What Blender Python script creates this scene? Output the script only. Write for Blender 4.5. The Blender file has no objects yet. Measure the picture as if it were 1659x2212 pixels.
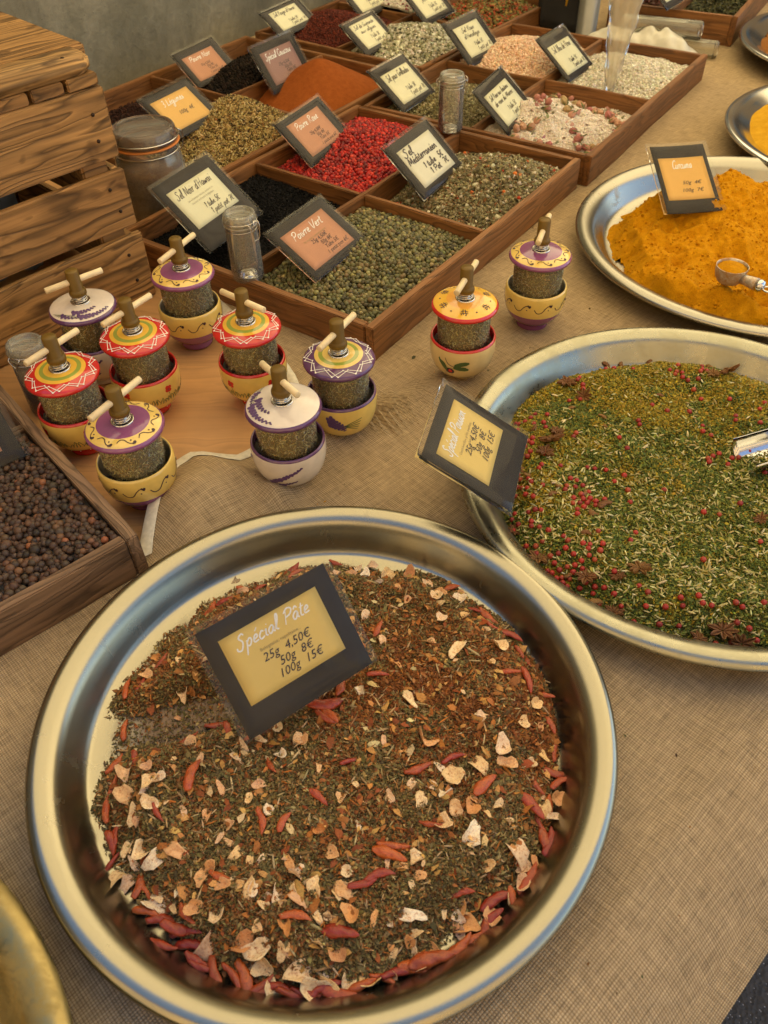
import bpy, bmesh, math, random
import numpy as np
from mathutils import Vector, Matrix
random.seed(7)
rng = np.random.default_rng(11)
SC = bpy.context.scene
COL = SC.collection
R = math.radians

# ------------------------------------------------------------------ camera
PITCH, ROLL, CAMH = 0.8040, -0.0279, 0.56          # table top is z = 0
fw = Vector((0, math.cos(PITCH), -math.sin(PITCH)))
rr = Vector((1, 0, 0)); uu = rr.cross(fw)
cr = rr * math.cos(ROLL) + uu * math.sin(ROLL)
cu = -rr * math.sin(ROLL) + uu * math.cos(ROLL)
camd = bpy.data.cameras.new('camera'); cam = bpy.data.objects.new('camera', camd); COL.objects.link(cam)
cam.matrix_world = Matrix(((cr.x, cu.x, -fw.x, 0), (cr.y, cu.y, -fw.y, 0), (cr.z, cu.z, -fw.z, CAMH), (0, 0, 0, 1)))
camd.sensor_fit = 'VERTICAL'; camd.sensor_height = 24; camd.lens = 18.946
camd.clip_start = .02; camd.clip_end = 400
camd.dof.use_dof = True; camd.dof.focus_distance = .78; camd.dof.aperture_fstop = 10
SC.camera = cam

# ------------------------------------------------------------------ world, sun, exposure
SUN_EL, SUN_AZ = R(52), R(62)       # azimuth of the sun measured from +x towards +y
wd = bpy.data.worlds.new('World'); SC.world = wd; wd.use_nodes = True
nt = wd.node_tree; nt.nodes.clear()
sky = nt.nodes.new('ShaderNodeTexSky'); sky.sky_type = 'NISHITA'; sky.sun_disc = False
sky.sun_elevation = SUN_EL; sky.sun_rotation = math.pi / 2 - SUN_AZ
bg = nt.nodes.new('ShaderNodeBackground'); bg.inputs[1].default_value = .085
wo = nt.nodes.new('ShaderNodeOutputWorld')
nt.links.new(sky.outputs[0], bg.inputs[0]); nt.links.new(bg.outputs[0], wo.inputs[0])
sl = bpy.data.lights.new('sun', 'SUN'); sl.energy = 5.0; sl.angle = R(.5); sl.color = (1, .93, .82)
so = bpy.data.objects.new('sun', sl); COL.objects.link(so)
sd = Vector((math.cos(SUN_EL) * math.cos(SUN_AZ), math.cos(SUN_EL) * math.sin(SUN_AZ), math.sin(SUN_EL)))
so.rotation_euler = sd.to_track_quat('Z', 'Y').to_euler(); so.location = (0, 0, 6)
SC.view_settings.view_transform = 'Standard'; SC.view_settings.look = 'None'
SC.view_settings.exposure = 2.02; SC.view_settings.gamma = 1
SC.cycles.use_denoising = True
SC.cycles.max_bounces = 8; SC.cycles.transparent_max_bounces = 24
SC.cycles.diffuse_bounces = 4; SC.cycles.glossy_bounces = 4; SC.cycles.transmission_bounces = 6
SC.cycles.caustics_reflective = False; SC.cycles.caustics_refractive = False
SC.cycles.sample_clamp_indirect = 4

# ------------------------------------------------------------------ small helpers
def U(q, z=0.0):
    """where the sight line of a point noted in the photograph meets height z"""
    d = fw + cr * ((q[0] - 829.5) / 1746.2) - cu * ((q[1] - 1106) / 1746.2)
    t = (z - CAMH) / d.z
    return (d.x * t, d.y * t)

def lin(c):
    if isinstance(c, str):
        c = [int(c[i:i + 2], 16) / 255 for i in (0, 2, 4)]
    return tuple(((v / 12.92) if v <= .04045 else ((v + .055) / 1.055) ** 2.4) for v in c[:3])

def tag(o, label=None, cat=None, group=None, kind=None):
    if label: o['label'] = label
    if cat: o['category'] = cat
    if group: o['group'] = group
    if kind: o['kind'] = kind
    return o

def empty(name, loc, rz=0, label=None, cat=None, group=None, kind=None):
    o = bpy.data.objects.new(name, None); COL.objects.link(o)
    o.location = loc; o.rotation_euler = (0, 0, rz); o.empty_display_size = .02
    return tag(o, label, cat, group, kind)

def add(name, me, parent=None, loc=(0, 0, 0), rot=(0, 0, 0)):
    o = bpy.data.objects.new(name, me); COL.objects.link(o)
    o.location = loc; o.rotation_euler = rot
    if parent: o.parent = parent
    return o

def copy_tree(o, parent=None):
    c = o.copy(); COL.objects.link(c); c.parent = parent
    for ch in o.children: copy_tree(ch, c)
    return c

def mesh(name, verts, faces, mats, smooth=False, midx=None):
    me = bpy.data.meshes.new(name)
    me.from_pydata([tuple(v) for v in verts], [], [tuple(f) for f in faces])
    for m in (mats if isinstance(mats, (list, tuple)) else [mats]): me.materials.append(m)
    if smooth: me.polygons.foreach_set('use_smooth', [True] * len(me.polygons))
    if midx is not None: me.polygons.foreach_set('material_index', list(midx))
    me.update(); return me

class MB:
    """collects pieces of one mesh"""
    def __init__(s): s.v = []; s.f = []; s.m = []; s.s = []
    def add(s, v, f, m=0, smooth=True):
        o = len(s.v); s.v += [tuple(p) for p in v]; s.f += [tuple(i + o for i in q) for q in f]
        s.m += [m] * len(f) if not isinstance(m, (list, tuple)) else list(m); s.s += [smooth] * len(f)
    def mesh(s, name, mats):
        me = mesh(name, s.v, s.f, mats, False, s.m)
        me.polygons.foreach_set('use_smooth', s.s); me.update(); return me
    def obj(s, name, mats, parent=None, **k): return add(name, s.mesh(name, mats), parent, **k)

def lathe_vf(prof, n=48, closed=False):
    v = []; f = []; k = len(prof)
    for r, z in prof:
        for i in range(n):
            a = 2 * math.pi * i / n; v.append((r * math.cos(a), r * math.sin(a), z))
    for j in range(k - 1 if not closed else k):
        for i in range(n):
            a = j * n + i; b = j * n + (i + 1) % n; j2 = (j + 1) % k
            f.append((a, b, j2 * n + (i + 1) % n, j2 * n + i))
    return v, f

def tube_vf(pts, r, n=8, cap=True):
    pts = [Vector(p) for p in pts]; v = []; f = []
    rs = r if isinstance(r, (list, tuple)) else [r] * len(pts)
    up = None
    for i, p in enumerate(pts):
        t = (pts[min(i + 1, len(pts) - 1)] - pts[max(i - 1, 0)]).normalized()
        if up is None: up = t.orthogonal().normalized()
        up = (up - t * up.dot(t)).normalized(); w = t.cross(up)
        for k in range(n):
            a = 2 * math.pi * k / n; v.append(p + (up * math.cos(a) + w * math.sin(a)) * rs[i])
    for i in range(len(pts) - 1):
        for k in range(n):
            f.append((i * n + k, i * n + (k + 1) % n, (i + 1) * n + (k + 1) % n, (i + 1) * n + k))
    if cap:
        f.append(tuple(reversed(range(n)))); f.append(tuple(range((len(pts) - 1) * n, len(pts) * n)))
    return v, f

def box_me(name, size, mat, bev=.0015, seg=2, dent=0, rnd=0):
    bm = bmesh.new(); bmesh.ops.create_cube(bm, size=1)
    bmesh.ops.scale(bm, vec=size, verts=bm.verts)
    if dent:
        es = [e for e in bm.edges if abs(e.verts[0].co.x - e.verts[1].co.x) > size[0] * .5]
        bmesh.ops.subdivide_edges(bm, edges=es, cuts=14, use_grid_fill=True)
    if bev: bmesh.ops.bevel(bm, geom=[e for e in bm.edges if e.calc_face_angle(0) > .5], offset=bev, segments=seg, affect='EDGES', clamp_overlap=True)
    if dent:
        ph = random.random() * 9
        for v in bm.verts:
            v.co.y += dent * math.sin(v.co.x * 17 + ph) + .4 * dent * math.sin(v.co.x * 61 + ph)
            v.co.z += dent * math.sin(v.co.x * 23 + ph * 2) * .7
    me = bpy.data.meshes.new(name); bm.to_mesh(me); bm.free(); me.materials.append(mat)
    return me

def catmull(pts, n=6, closed=False):
    P = [Vector(p) for p in pts]
    if len(P) < 3: return P
    out = []; m = len(P)
    for i in range(m if closed else m - 1):
        if closed: p0, p1, p2, p3 = P[(i - 1) % m], P[i], P[(i + 1) % m], P[(i + 2) % m]
        else: p0, p1, p2, p3 = P[max(i - 1, 0)], P[i], P[i + 1], P[min(i + 2, m - 1)]
        for k in range(n):
            t = k / n
            out.append(.5 * ((2 * p1) + (p2 - p0) * t + (2 * p0 - 5 * p1 + 4 * p2 - p3) * t * t + (3 * p1 - p0 - 3 * p2 + p3) * t ** 3))
    if not closed: out.append(P[-1])
    return out

def vnoise(x, y, s, seed=0):
    x = np.asarray(x) / s + 100 + seed * 7.3; y = np.asarray(y) / s + 100 + seed * 3.1
    xi = np.floor(x).astype(int); yi = np.floor(y).astype(int); fx = x - xi; fy = y - yi
    fx = fx * fx * (3 - 2 * fx); fy = fy * fy * (3 - 2 * fy)
    def h(a, b):
        n = (a * 374761393 + b * 668265263 + seed * 974711) & 0x7fffffff
        n = ((n ^ (n >> 13)) * 1274126177) & 0x7fffffff
        return ((n ^ (n >> 16)) & 0xffff) / 65535.
    return (h(xi, yi) * (1 - fx) + h(xi + 1, yi) * fx) * (1 - fy) + (h(xi, yi + 1) * (1 - fx) + h(xi + 1, yi + 1) * fx) * fy

# ------------------------------------------------------------------ materials
class NM:
    def __init__(s, name):
        s.m = bpy.data.materials.new(name); s.m.use_nodes = True; s.t = s.m.node_tree; s.t.nodes.clear()
        s.out = s.n('ShaderNodeOutputMaterial')
    def n(s, ty, **k):
        nd = s.t.nodes.new(ty)
        for a, b in k.items():
            if a.startswith('_'): setattr(nd, a[1:], b)
            else:
                key = a.replace('__', ' ')
                try: nd.inputs[key].default_value = b
                except Exception: nd.inputs[int(key[1:])].default_value = b
        return nd
    def l(s, a, b): s.t.links.new(a, b)
    def bsdf(s, **k):
        b = s.n('ShaderNodeBsdfPrincipled'); s.l(b.outputs[0], s.out.inputs[0])
        for a, v in k.items(): b.inputs[a.replace('__', ' ')].default_value = v
        s.b = b; return b
    def coord(s, kind='Object', scale=(1, 1, 1), rot=(0, 0, 0), rand=0):
        c = s.n('ShaderNodeTexCoord'); mp = s.n('ShaderNodeMapping')
        s.l(c.outputs[kind], mp.inputs[0]); mp.inputs['Scale'].default_value = scale; mp.inputs['Rotation'].default_value = rot
        if rand:
            oi = s.n('ShaderNodeObjectInfo'); v = s.n('ShaderNodeVectorMath', _operation='SCALE'); cb = s.n('ShaderNodeCombineXYZ')
            s.l(oi.outputs['Random'], cb.inputs[0]); s.l(oi.outputs['Random'], cb.inputs[1]); s.l(oi.outputs['Random'], cb.inputs[2])
            s.l(cb.outputs[0], v.inputs[0]); v.inputs['Scale'].default_value = rand; s.l(v.outputs[0], mp.inputs['Location'])
        return mp.outputs[0]
    def noise(s, vec, scale, detail=4, rough=.55, dist=0):
        n = s.n('ShaderNodeTexNoise'); n.inputs['Scale'].default_value = scale; n.inputs['Detail'].default_value = detail
        n.inputs['Roughness'].default_value = rough; n.inputs['Distortion'].default_value = dist
        if vec is not None: s.l(vec, n.inputs['Vector'])
        return n.outputs[0]
    def ramp(s, fac, stops):
        r = s.n('ShaderNodeValToRGB'); e = r.color_ramp.elements
        while len(e) < len(stops): e.new(.5)
        for el, (p, c) in zip(e, stops):
            el.position = p; el.color = (*c, 1) if len(c) == 3 else c
        s.l(fac, r.inputs[0]); return r.outputs[0]
    def mix(s, a, b, fac, mode='MIX'):
        m = s.n('ShaderNodeMix', _data_type='RGBA', _blend_type=mode)
        for sock, v in ((m.inputs[6], a), (m.inputs[7], b), (m.inputs[0], fac)):
            if isinstance(v, (int, float)): sock.default_value = v
            elif isinstance(v, tuple): sock.default_value = (*v, 1)
            else: s.l(v, sock)
        return m.outputs[2]
    def math(s, op, a, b=0.):
        m = s.n('ShaderNodeMath', _operation=op)
        for i, v in enumerate((a, b)):
            if isinstance(v, (int, float)): m.inputs[i].default_value = v
            else: s.l(v, m.inputs[i])
        return m.outputs[0]
    def bump(s, h, dist, strength=1.0):
        b = s.n('ShaderNodeBump'); b.inputs['Strength'].default_value = strength; b.inputs['Distance'].default_value = dist
        s.l(h, b.inputs['Height']); s.l(b.outputs[0], s.b.inputs['Normal'])

def grey(v): return (v, v, v)
def plain(name, col, rough=.5, metal=0, spec=.5, coat=0, sss=0, var=0, vscale=60):
    k = NM(name); b = k.bsdf(Roughness=rough, Metallic=metal)
    b.inputs['Base Color'].default_value = (*col, 1); b.inputs['Specular IOR Level'].default_value = spec
    if coat: b.inputs['Coat Weight'].default_value = coat; b.inputs['Coat Roughness'].default_value = .08
    if var:
        n = k.noise(k.coord(), vscale, 3)
        k.l(k.mix(tuple(c * (1 - var) for c in col), tuple(min(1, c * (1 + var)) for c in col), k.ramp(n, [(.3, grey(0)), (.7, grey(1))])), b.inputs['Base Color'])
    return k.m

def wood(name, dark, mid, light, rough=.55, gs=1., knots=.25, stain=.35, contrast=1., scratch=0):
    k = NM(name); b = k.bsdf(Roughness=rough); b.inputs['Specular IOR Level'].default_value = .35
    v = k.coord('Object', (.5 * gs, 8 * gs, 8 * gs), rand=40)
    bend = k.noise(k.coord('Object', (2.2, 5, 5), rand=23), 1.6, 3, .5)
    vv = k.n('ShaderNodeVectorMath', _operation='ADD'); cb = k.n('ShaderNodeCombineXYZ'); k.l(v, vv.inputs[0])
    off_ = k.math('MULTIPLY', bend, .4); k.l(off_, cb.inputs[1]); k.l(off_, cb.inputs[2]); k.l(cb.outputs[0], vv.inputs[1])
    ring = k.noise(vv.outputs[0], 5.0, 2, .45, .6)
    saw = k.math('FRACT', k.math('MULTIPLY', ring, 9.0)); ln = k.ramp(saw, [(0, grey(1)), (.62, grey(.55)), (.86, grey(0)), (1, grey(.8))])
    fine = k.noise(k.coord('Object', (5 * gs, 120 * gs, 120 * gs), rand=30), 2.2, 4, .6)
    broad = k.noise(vv.outputs[0], 1.3, 2, .5)
    c = k.mix(dark, light, k.ramp(broad, [(.3, grey(.15)), (.7, grey(1))]))
    c = k.mix(c, mid, .35)
    c = k.mix(c, k.ramp(ln, [(0, grey(1 - .55 * contrast)), (1, grey(1.08))]), 1., 'MULTIPLY')
    c = k.mix(c, k.ramp(fine, [(.3, grey(1 - .45 * contrast)), (.62, grey(1.06))]), .8, 'MULTIPLY')
    st = k.noise(k.coord('Object', (7, 16, 16), rand=17), 2.0, 3, .6, .4)
    c = k.mix(c, tuple(x * .30 for x in dark), k.ramp(st, [(.58, grey(0)), (.70, grey(stain))]))
    if scratch:
        w = k.noise(k.coord('Object', (2, 90, 1), rot=(0, 0, .9)), 6, 2, .4); c = k.mix(c, light, k.ramp(w, [(.68, grey(0)), (.70, grey(.5)), (.72, grey(0))]))
        c = k.mix(c, k.ramp(k.noise(k.coord(), 7, 5, .6), [(.3, grey(.80)), (.7, grey(1.08))]), 1., 'MULTIPLY')
    k.l(c, b.inputs['Base Color'])
    k.bump(k.math('ADD', fine, k.math('MULTIPLY', ln, .8)), .0006 * contrast, .6)
    return k.m

M_tray = wood('tray_wood', (.165, .066, .020), (.24, .10, .032), (.35, .165, .060), .5, contrast=.9)
M_trayg = wood('weathered_tray_wood', (.17, .095, .05), (.26, .155, .085), (.38, .24, .135), .6, stain=.6)
M_crate = wood('crate_wood', (.26, .125, .040), (.44, .235, .080), (.60, .36, .135), .6, .7, stain=1.0, contrast=1.25)
M_board = wood('table_wood', (.47, .25, .095), (.53, .29, .115), (.58, .33, .14), .42, .5, stain=.05, contrast=.18, scratch=1)

def ceramic(name, col): return plain(name, col, .16, 0, .5, .6, var=.06, vscale=90)
M_pur = ceramic('purple_glaze', (.25, .075, .19)); M_plum = ceramic('plum_glaze', (.12, .045, .13))
M_yel = ceramic('yellow_glaze', (.78, .55, .14)); M_red = ceramic('red_glaze', (.58, .022, .018))
M_yel2 = ceramic('warm_yellow_glaze', (.80, .47, .055)); M_gre = ceramic('green_glaze', (.30, .36, .06))
M_whi = ceramic('white_glaze', (.72, .64, .54)); M_ora = ceramic('orange_glaze', (.80, .38, .06))
M_cre = ceramic('cream_glaze', (.74, .55, .24)); M_ink = plain('brown_paint', (.05, .02, .03), .4); M_pnt = plain('white_paint', (.82, .78, .7), .3)
M_leaf = plain('leaf_green_paint', (.06, .10, .025), .3); M_lav = plain('lavender_paint', (.10, .045, .15), .35); M_inside = ceramic('grey_glaze', (.50, .45, .37))
M_knob = plain('olive_brown_plastic', (.15, .088, .014), .42, 0, .3, var=.15); M_rod = plain('pale_rod_wood', (.78, .64, .38), .5, var=.1, vscale=120)
M_steel = plain('spring_steel', (.65, .62, .56), .22, 1)

def metal(name, col, r0, r1):
    k = NM(name); b = k.bsdf(Metallic=1.0); b.inputs['Base Color'].default_value = (*col, 1)
    n = k.noise(k.coord(), 9, 3, .6); n2 = k.noise(k.coord('Object', (1, 1, 1)), 240, 3, .7)
    k.l(k.ramp(n, [(.3, grey(r0)), (.75, grey(r1))]), b.inputs['Roughness'])
    c = k.mix(col, tuple(x * .62 for x in col), k.ramp(k.noise(k.coord(), 420, 2), [(.66, grey(0)), (.74, grey(.5))]))
    k.l(c, b.inputs['Base Color']); k.bump(n2, .00006, .35); return k.m
M_pan = metal('brushed_pan_steel', (.36, .335, .26), .15, .30)
M_pan2 = metal('shiny_pan_steel', (.62, .62, .6), .10, .2)

def glass(name, tint=(.96, .97, .95), haze=.04, hazecol=(.8, .78, .7), base=.04, rim=.75, ior=1.45):
    k = NM(name); tr = k.n('ShaderNodeBsdfTransparent'); tr.inputs[0].default_value = (*tint, 1)
    gl = k.n('ShaderNodeBsdfGlossy'); gl.inputs['Roughness'].default_value = .03; gl.inputs[0].default_value = (1, 1, 1, 1)
    df = k.n('ShaderNodeBsdfDiffuse'); df.inputs[0].default_value = (*hazecol, 1)
    lw = k.n('ShaderNodeLayerWeight'); lw.inputs[0].default_value = .28
    f = k.math('ADD', k.math('MULTIPLY', lw.outputs['Facing'], 0.0), base)
    fr = k.n('ShaderNodeFresnel'); fr.inputs[0].default_value = ior
    m1 = k.n('ShaderNodeMixShader'); k.l(tr.outputs[0], m1.inputs[1]); k.l(df.outputs[0], m1.inputs[2])
    pw = k.math('POWER', lw.outputs['Facing'], 3.0)
    k.l(k.math('ADD', k.math('MULTIPLY', pw, rim * .5), haze), m1.inputs[0])
    m2 = k.n('ShaderNodeMixShader'); k.l(fr.outputs[0], m2.inputs[0]); k.l(m1.outputs[0], m2.inputs[1]); k.l(gl.outputs[0], m2.inputs[2])
    k.l(m2.outputs[0], k.out.inputs[0]); return k.m
M_glass = glass('clear_glass', (.985, .985, .975), haze=.01, rim=.35, ior=1.3)
M_jar = glass('jar_glass', (.99, .99, .975), haze=.11, hazecol=(.85, .83, .76), rim=.8)
M_jlid = glass('jar_lid_clear', (.95, .95, .92), haze=.20, hazecol=(.75, .73, .62), rim=.9)
M_plastic = glass('clear_plastic', (.97, .97, .95), haze=.022, hazecol=(.62, .57, .44), rim=.08, ior=1.17)
M_tube = glass('clear_acrylic', (.93, .93, .9), haze=.10, hazecol=(.7, .65, .5), rim=.9)
M_bag = glass('crinkled_plastic', (.95, .95, .93), haze=.34, hazecol=(.78, .72, .58), rim=.5, ior=1.2)

def grain_mat(name, rough=.65, spec=.3):
    k = NM(name); b = k.bsdf(Roughness=rough); b.inputs['Specular IOR Level'].default_value = spec
    a = k.n('ShaderNodeAttribute', _attribute_name='Col')
    n = k.noise(k.coord(), 900, 2, .6)
    k.l(k.mix(a.outputs[0], k.ramp(n, [(.3, grey(.62)), (.7, grey(1.15))]), .8, 'MULTIPLY'), b.inputs['Base Color'])
    return k.m
M_grain = grain_mat('dry_spice'); M_salt = grain_mat('salt_crystal', .4, .5); M_berry = grain_mat('berry_skin', .5, .4); M_black = grain_mat('matt_black_grain', .8, .12)

def powder(name, c1, c2, sc=60, bs=.0016):
    k = NM(name); b = k.bsdf(Roughness=.95); b.inputs['Specular IOR Level'].default_value = .1
    n = k.noise(k.coord(), sc, 6, .65); f = k.noise(k.coord(), 700, 3, .7)
    c = k.mix(c1, c2, k.ramp(n, [(.35, grey(0)), (.68, grey(1))]))
    c = k.mix(c, k.ramp(f, [(.3, grey(.7)), (.7, grey(1.12))]), .8, 'MULTIPLY')
    k.l(c, b.inputs['Base Color']); k.bump(k.math('ADD', n, k.math('MULTIPLY', f, .35)), bs, .9); return k.m

# cloth
def burlap(name, c1, c2, bmp=.0007):
    k = NM(name); b = k.bsdf(Roughness=.95); b.inputs['Specular IOR Level'].default_value = .08
    co = k.coord('UV'); warp = k.noise(co, 14, 2)
    sx = k.n('ShaderNodeSeparateXYZ'); k.l(co, sx.inputs[0])
    def thread(s_, o_, wv):
        x = k.math('ADD', k.math('MULTIPLY', s_, 2 * math.pi / .0020), k.math('MULTIPLY', wv, 9.))
        return k.math('ABSOLUTE', k.math('SINE', k.math('MULTIPLY', x, .5)))
    tx = thread(sx.outputs[0], 0, warp); ty = thread(sx.outputs[1], 0, k.noise(co, 11, 2))
    w = k.math('MULTIPLY', k.math('POWER', tx, .6), k.math('POWER', ty, .6))
    slub = k.noise(k.coord('UV', (9, 90, 1)), 5, 3); slub2 = k.noise(k.coord('UV', (90, 9, 1)), 5, 3)
    blot = k.noise(co, 5, 4)
    c = k.ramp(w, [(.05, tuple(x * .55 for x in c1)), (.40, c1), (1, c2)])
    c = k.mix(c, k.ramp(k.math('MULTIPLY', k.math('ADD', slub, slub2), .5), [(.32, grey(.60)), (.68, grey(1.25))]), 1., 'MULTIPLY')
    c = k.mix(c, k.ramp(blot, [(.3, (.86, .84, .82)), (.7, (1.08, 1.06, 1.03))]), 1., 'MULTIPLY')
    k.l(c, b.inputs['Base Color']); k.bump(w, bmp, .8); return k.m
M_burlap = burlap('burlap_weave', (.42, .305, .17), (.555, .435, .265))
M_hem = plain('hem_tape', (.68, .63, .49), .85, var=.12, vscale=200)

def concrete(name):
    k = NM(name); b = k.bsdf(Roughness=.9); co = k.coord()
    n = k.noise(co, 2.2, 6, .65, .6); f = k.noise(co, 60, 5, .7); s = k.noise(k.coord('Object', (3, 3, .7)), 3, 4, .6)
    c = k.ramp(n, [(.32, (.11, .11, .085)), (.5, (.19, .185, .145)), (.66, (.31, .30, .245))])
    c = k.mix(c, k.ramp(f, [(.3, grey(.7)), (.7, grey(1.15))]), .8, 'MULTIPLY')
    c = k.mix(c, (.085, .085, .07), k.ramp(s, [(.50, grey(0)), (.70, grey(.65))])); w_ = k.noise(k.coord('Object', (30, 30, 3)), 2, 4, .7); c = k.mix(c, (.34, .33, .28), k.ramp(w_, [(.66, grey(0)), (.74, grey(.55))])); p_ = k.noise(co, 240, 2, .6); c = k.mix(c, (.05, .05, .045), k.ramp(p_, [(.66, grey(0)), (.72, grey(.7))]))
    k.l(c, b.inputs['Base Color']); k.bump(k.math('ADD', f, n), .004, .7); return k.m
M_conc = concrete('weathered_concrete')
def asphalt():
    k = NM('asphalt'); b = k.bsdf(Roughness=.85); co = k.coord()
    v = k.n('ShaderNodeTexVoronoi'); v.inputs['Scale'].default_value = 160; k.l(co, v.inputs['Vector'])
    c = k.mix(k.ramp(k.noise(co, 3, 4), [(.3, grey(.04)), (.7, grey(.065))]), (.30, .31, .33), k.ramp(v.outputs['Distance'], [(.10, grey(1)), (.20, grey(0))]))
    k.l(c, b.inputs['Base Color']); k.bump(v.outputs['Distance'], .003, .8); return k.m
M_asph = asphalt()

# ------------------------------------------------------------------ ground, wall, table, cloth
s = 60
tag(add('ground', mesh('ground', [(-s, -s, -.75), (s, -s, -.75), (s, s, -.75), (-s, s, -.75)], [(0, 1, 2, 3)], M_asph)), 'dark speckled asphalt below the table edge', 'ground', kind='structure')

E1 = Vector((math.cos(.925), math.sin(.925), 0)); E2 = Vector((-E1.y, E1.x, 0))
B0 = Vector((-.2486, 1.178, 0))
# concrete wall behind the trays
wm = box_me('wall', (7, .25, 2.1), M_conc, .01, 2)
tag(add('concrete_wall', wm, loc=B0 + E1 * .2 + E2 * (.425 + .09 + .125) + Vector((0, 0, -.75 + 1.05)), rot=(0, 0, .925)),
    'rough grey concrete wall rising behind the wooden crate and trays', 'wall')

M_fac = plain('ochre_render', (.42, .27, .11), .9, var=.15, vscale=2); M_shut = plain('faded_shutter', (.10, .16, .17), .7, var=.2, vscale=8); M_win = plain('dark_window_glass', (.02, .025, .03), .1)
fc = empty('added_townhouse', (2.0, 10.0, -.75), R(-12), 'unseen ochre house with faded shutters, added to darken the pan reflections', 'building')  # unseen house added so the shiny pans mirror something darker than sky
add('wall', box_me('wall', (22, 5, 8.5), M_fac, .02), fc, loc=(0, 2.5, 4.25)); add('roof', box_me('roof', (22.6, 6, .35), plain('roof_tile', (.30, .12, .06), .9), .05), fc, loc=(0, 2.5, 8.7))
wme = box_me('window', (1.1, .08, 1.7), M_win, .01); sme = box_me('shutter', (.55, .06, 1.75), M_shut, .01)
for i in range(5):
    for j in range(2):
        x_ = -8 + i * 4; z_ = 2.2 + j * 3.4; w_ = add('window', wme, fc, loc=(x_, -.02, z_))
        add('shutter', sme, w_, loc=(-.85, -.05, 0)); add('shutter', sme, w_, loc=(.85, -.05, 0))
fc2 = empty('added_townhouse', (-1.0, -6.5, -.75), R(174), 'unseen ochre house behind the camera, added to block blue sky and bounce warm light', 'building')  # unseen house added to hide the low sky and bounce warm light
add('wall', box_me('wall', (24, 5, 10.4), M_fac, .02), fc2, loc=(0, 2.5, 5.2)); add('roof', box_me('roof', (24.6, 6, .35), bpy.data.materials['roof_tile'], .05), fc2, loc=(0, 2.5, 10.6))
for i in range(6):
    for j in range(3):
        w_ = add('window', wme, fc2, loc=(-10 + i * 4, -.02, 1.9 + j * 3.2)); add('shutter', sme, w_, loc=(-.85, -.05, 0)); add('shutter', sme, w_, loc=(.85, -.05, 0))
TD = Vector((.737, .675, 0)).normalized(); TN = Vector((-TD.y, TD.x, 0)); T0 = Vector((.17, .11, 0))
def ST(s_, t_, z=0): return T0 + TD * s_ + TN * t_ + Vector((0, 0, z))
wl0 = B0 + E2 * .50; 
def wall_hit(P, d):    # P + k d on the wall line
    n = E2; return P + d * ((wl0 - P).dot(n) / d.dot(n))
pA = ST(-1.3, .068); pB = ST(2.4, .068); pC = ST(2.4, 1.9); pD = wall_hit(ST(0, 1.9), TD); pE = wall_hit(pA, TN)
tb = empty('market_table', (.3, 1.0, -.75), 0, 'wooden market table, its bare plywood top showing under the pepper mills', 'table')
poly = [pA, pB, pC, pD, pE]; off = Vector((.3, 1.0, -.75)); th = .022
vs = [p - off - Vector((0, 0, .0005)) for p in poly] + [p - off - Vector((0, 0, th)) for p in poly]
n5 = len(poly); fs = [tuple(range(n5)), tuple(reversed(range(n5, 2 * n5)))] + [(i, i + n5, (i + 1) % n5 + n5, (i + 1) % n5) for i in range(n5)]
add('tabletop', mesh('tabletop', vs, fs, M_board), tb)
lm = box_me('leg', (.06, .06, .72), M_tray, .003)
for p in (ST(-1.1, .12), ST(2.2, .12), ST(2.2, 1.7), ST(.6, .12), ST(-1.1, .9)):
    add('leg', lm, tb, loc=p - off + Vector((0, 0, -.022 - .361)))

HEM = [(-1.25, .64), (-.5, .64), (-.12, .62), (-.055, .570), (-.035, .540), (-.024, .553), (.0124, .588), (.035, .61), (.052, .62), (.075, .616), (.089, .595), (.103, .581), (.125, .583), (.165, .590), (.20, .612), (.228, .648), (.245, .70), (.258, .80), (.30, 1.1), (.42, 1.5), (.62, 1.72), (.8, 1.80), (2.42, 1.80)]
hs = np.array([h[0] for h in HEM]); ht = np.array([h[1] for h in HEM])
def cloth_z(s_, t_):
    P = ST(s_, t_); x, y = P.x, P.y
    z = .0022 + .0050 * float(vnoise(x, y, .10, 3)) * float(vnoise(x, y, .3, 5)) + .0012 * float(vnoise(x + .4 * y, y, .03, 9))
    d = math.hypot((s_ - .045) / .065, (t_ - .560) / .06); z += .032 * math.exp(-d * d * 1.5); d = math.hypot((s_ - .01) / .02, (t_ - .50) / .06); z += .008 * math.exp(-d * d)
    d = math.hypot((s_ - .135) / .05, (t_ - .54) / .05); z += .005 * math.exp(-d * d)
    # soft crease running from the mills towards the middle pan
    for (a, b, c, e, amp, wid) in ((.19, .545, .36, .52, .010, .012), (.05, .49, .17, .54, .010, .012), (.075, .60, .10, .50, .007, .010), (.60, .80, .95, .95, .004, .03), (-.15, .44, -.04, .50, .005, .012), (.02, .06, .34, .10, .003, .015)):
        vx, vy = c - a, e - b; L = math.hypot(vx, vy); q = ((s_ - a) * vx + (t_ - b) * vy) / L; w = abs((s_ - a) * vy - (t_ - b) * vx) / L
        if -.05 < q < L + .05: z += amp * math.exp(-(w / wid) ** 2) * max(0, min(1, (q + .05) / .05, (L + .05 - q) / .05))
    return z
verts = []; uvs = []; faces = []
ss = np.concatenate([np.arange(-1.25, -.12, .05), np.arange(-.12, .62, .008), np.arange(.62, 2.43, .04)])
hang = [.42, .34, .26, .18, .12, .08, .05, .03, .018, .01, .005]
tt = np.concatenate([np.linspace(0, .3, 40), np.linspace(.3, 1, 68)[1:]])
NR = len(hang) + len(tt)
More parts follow.
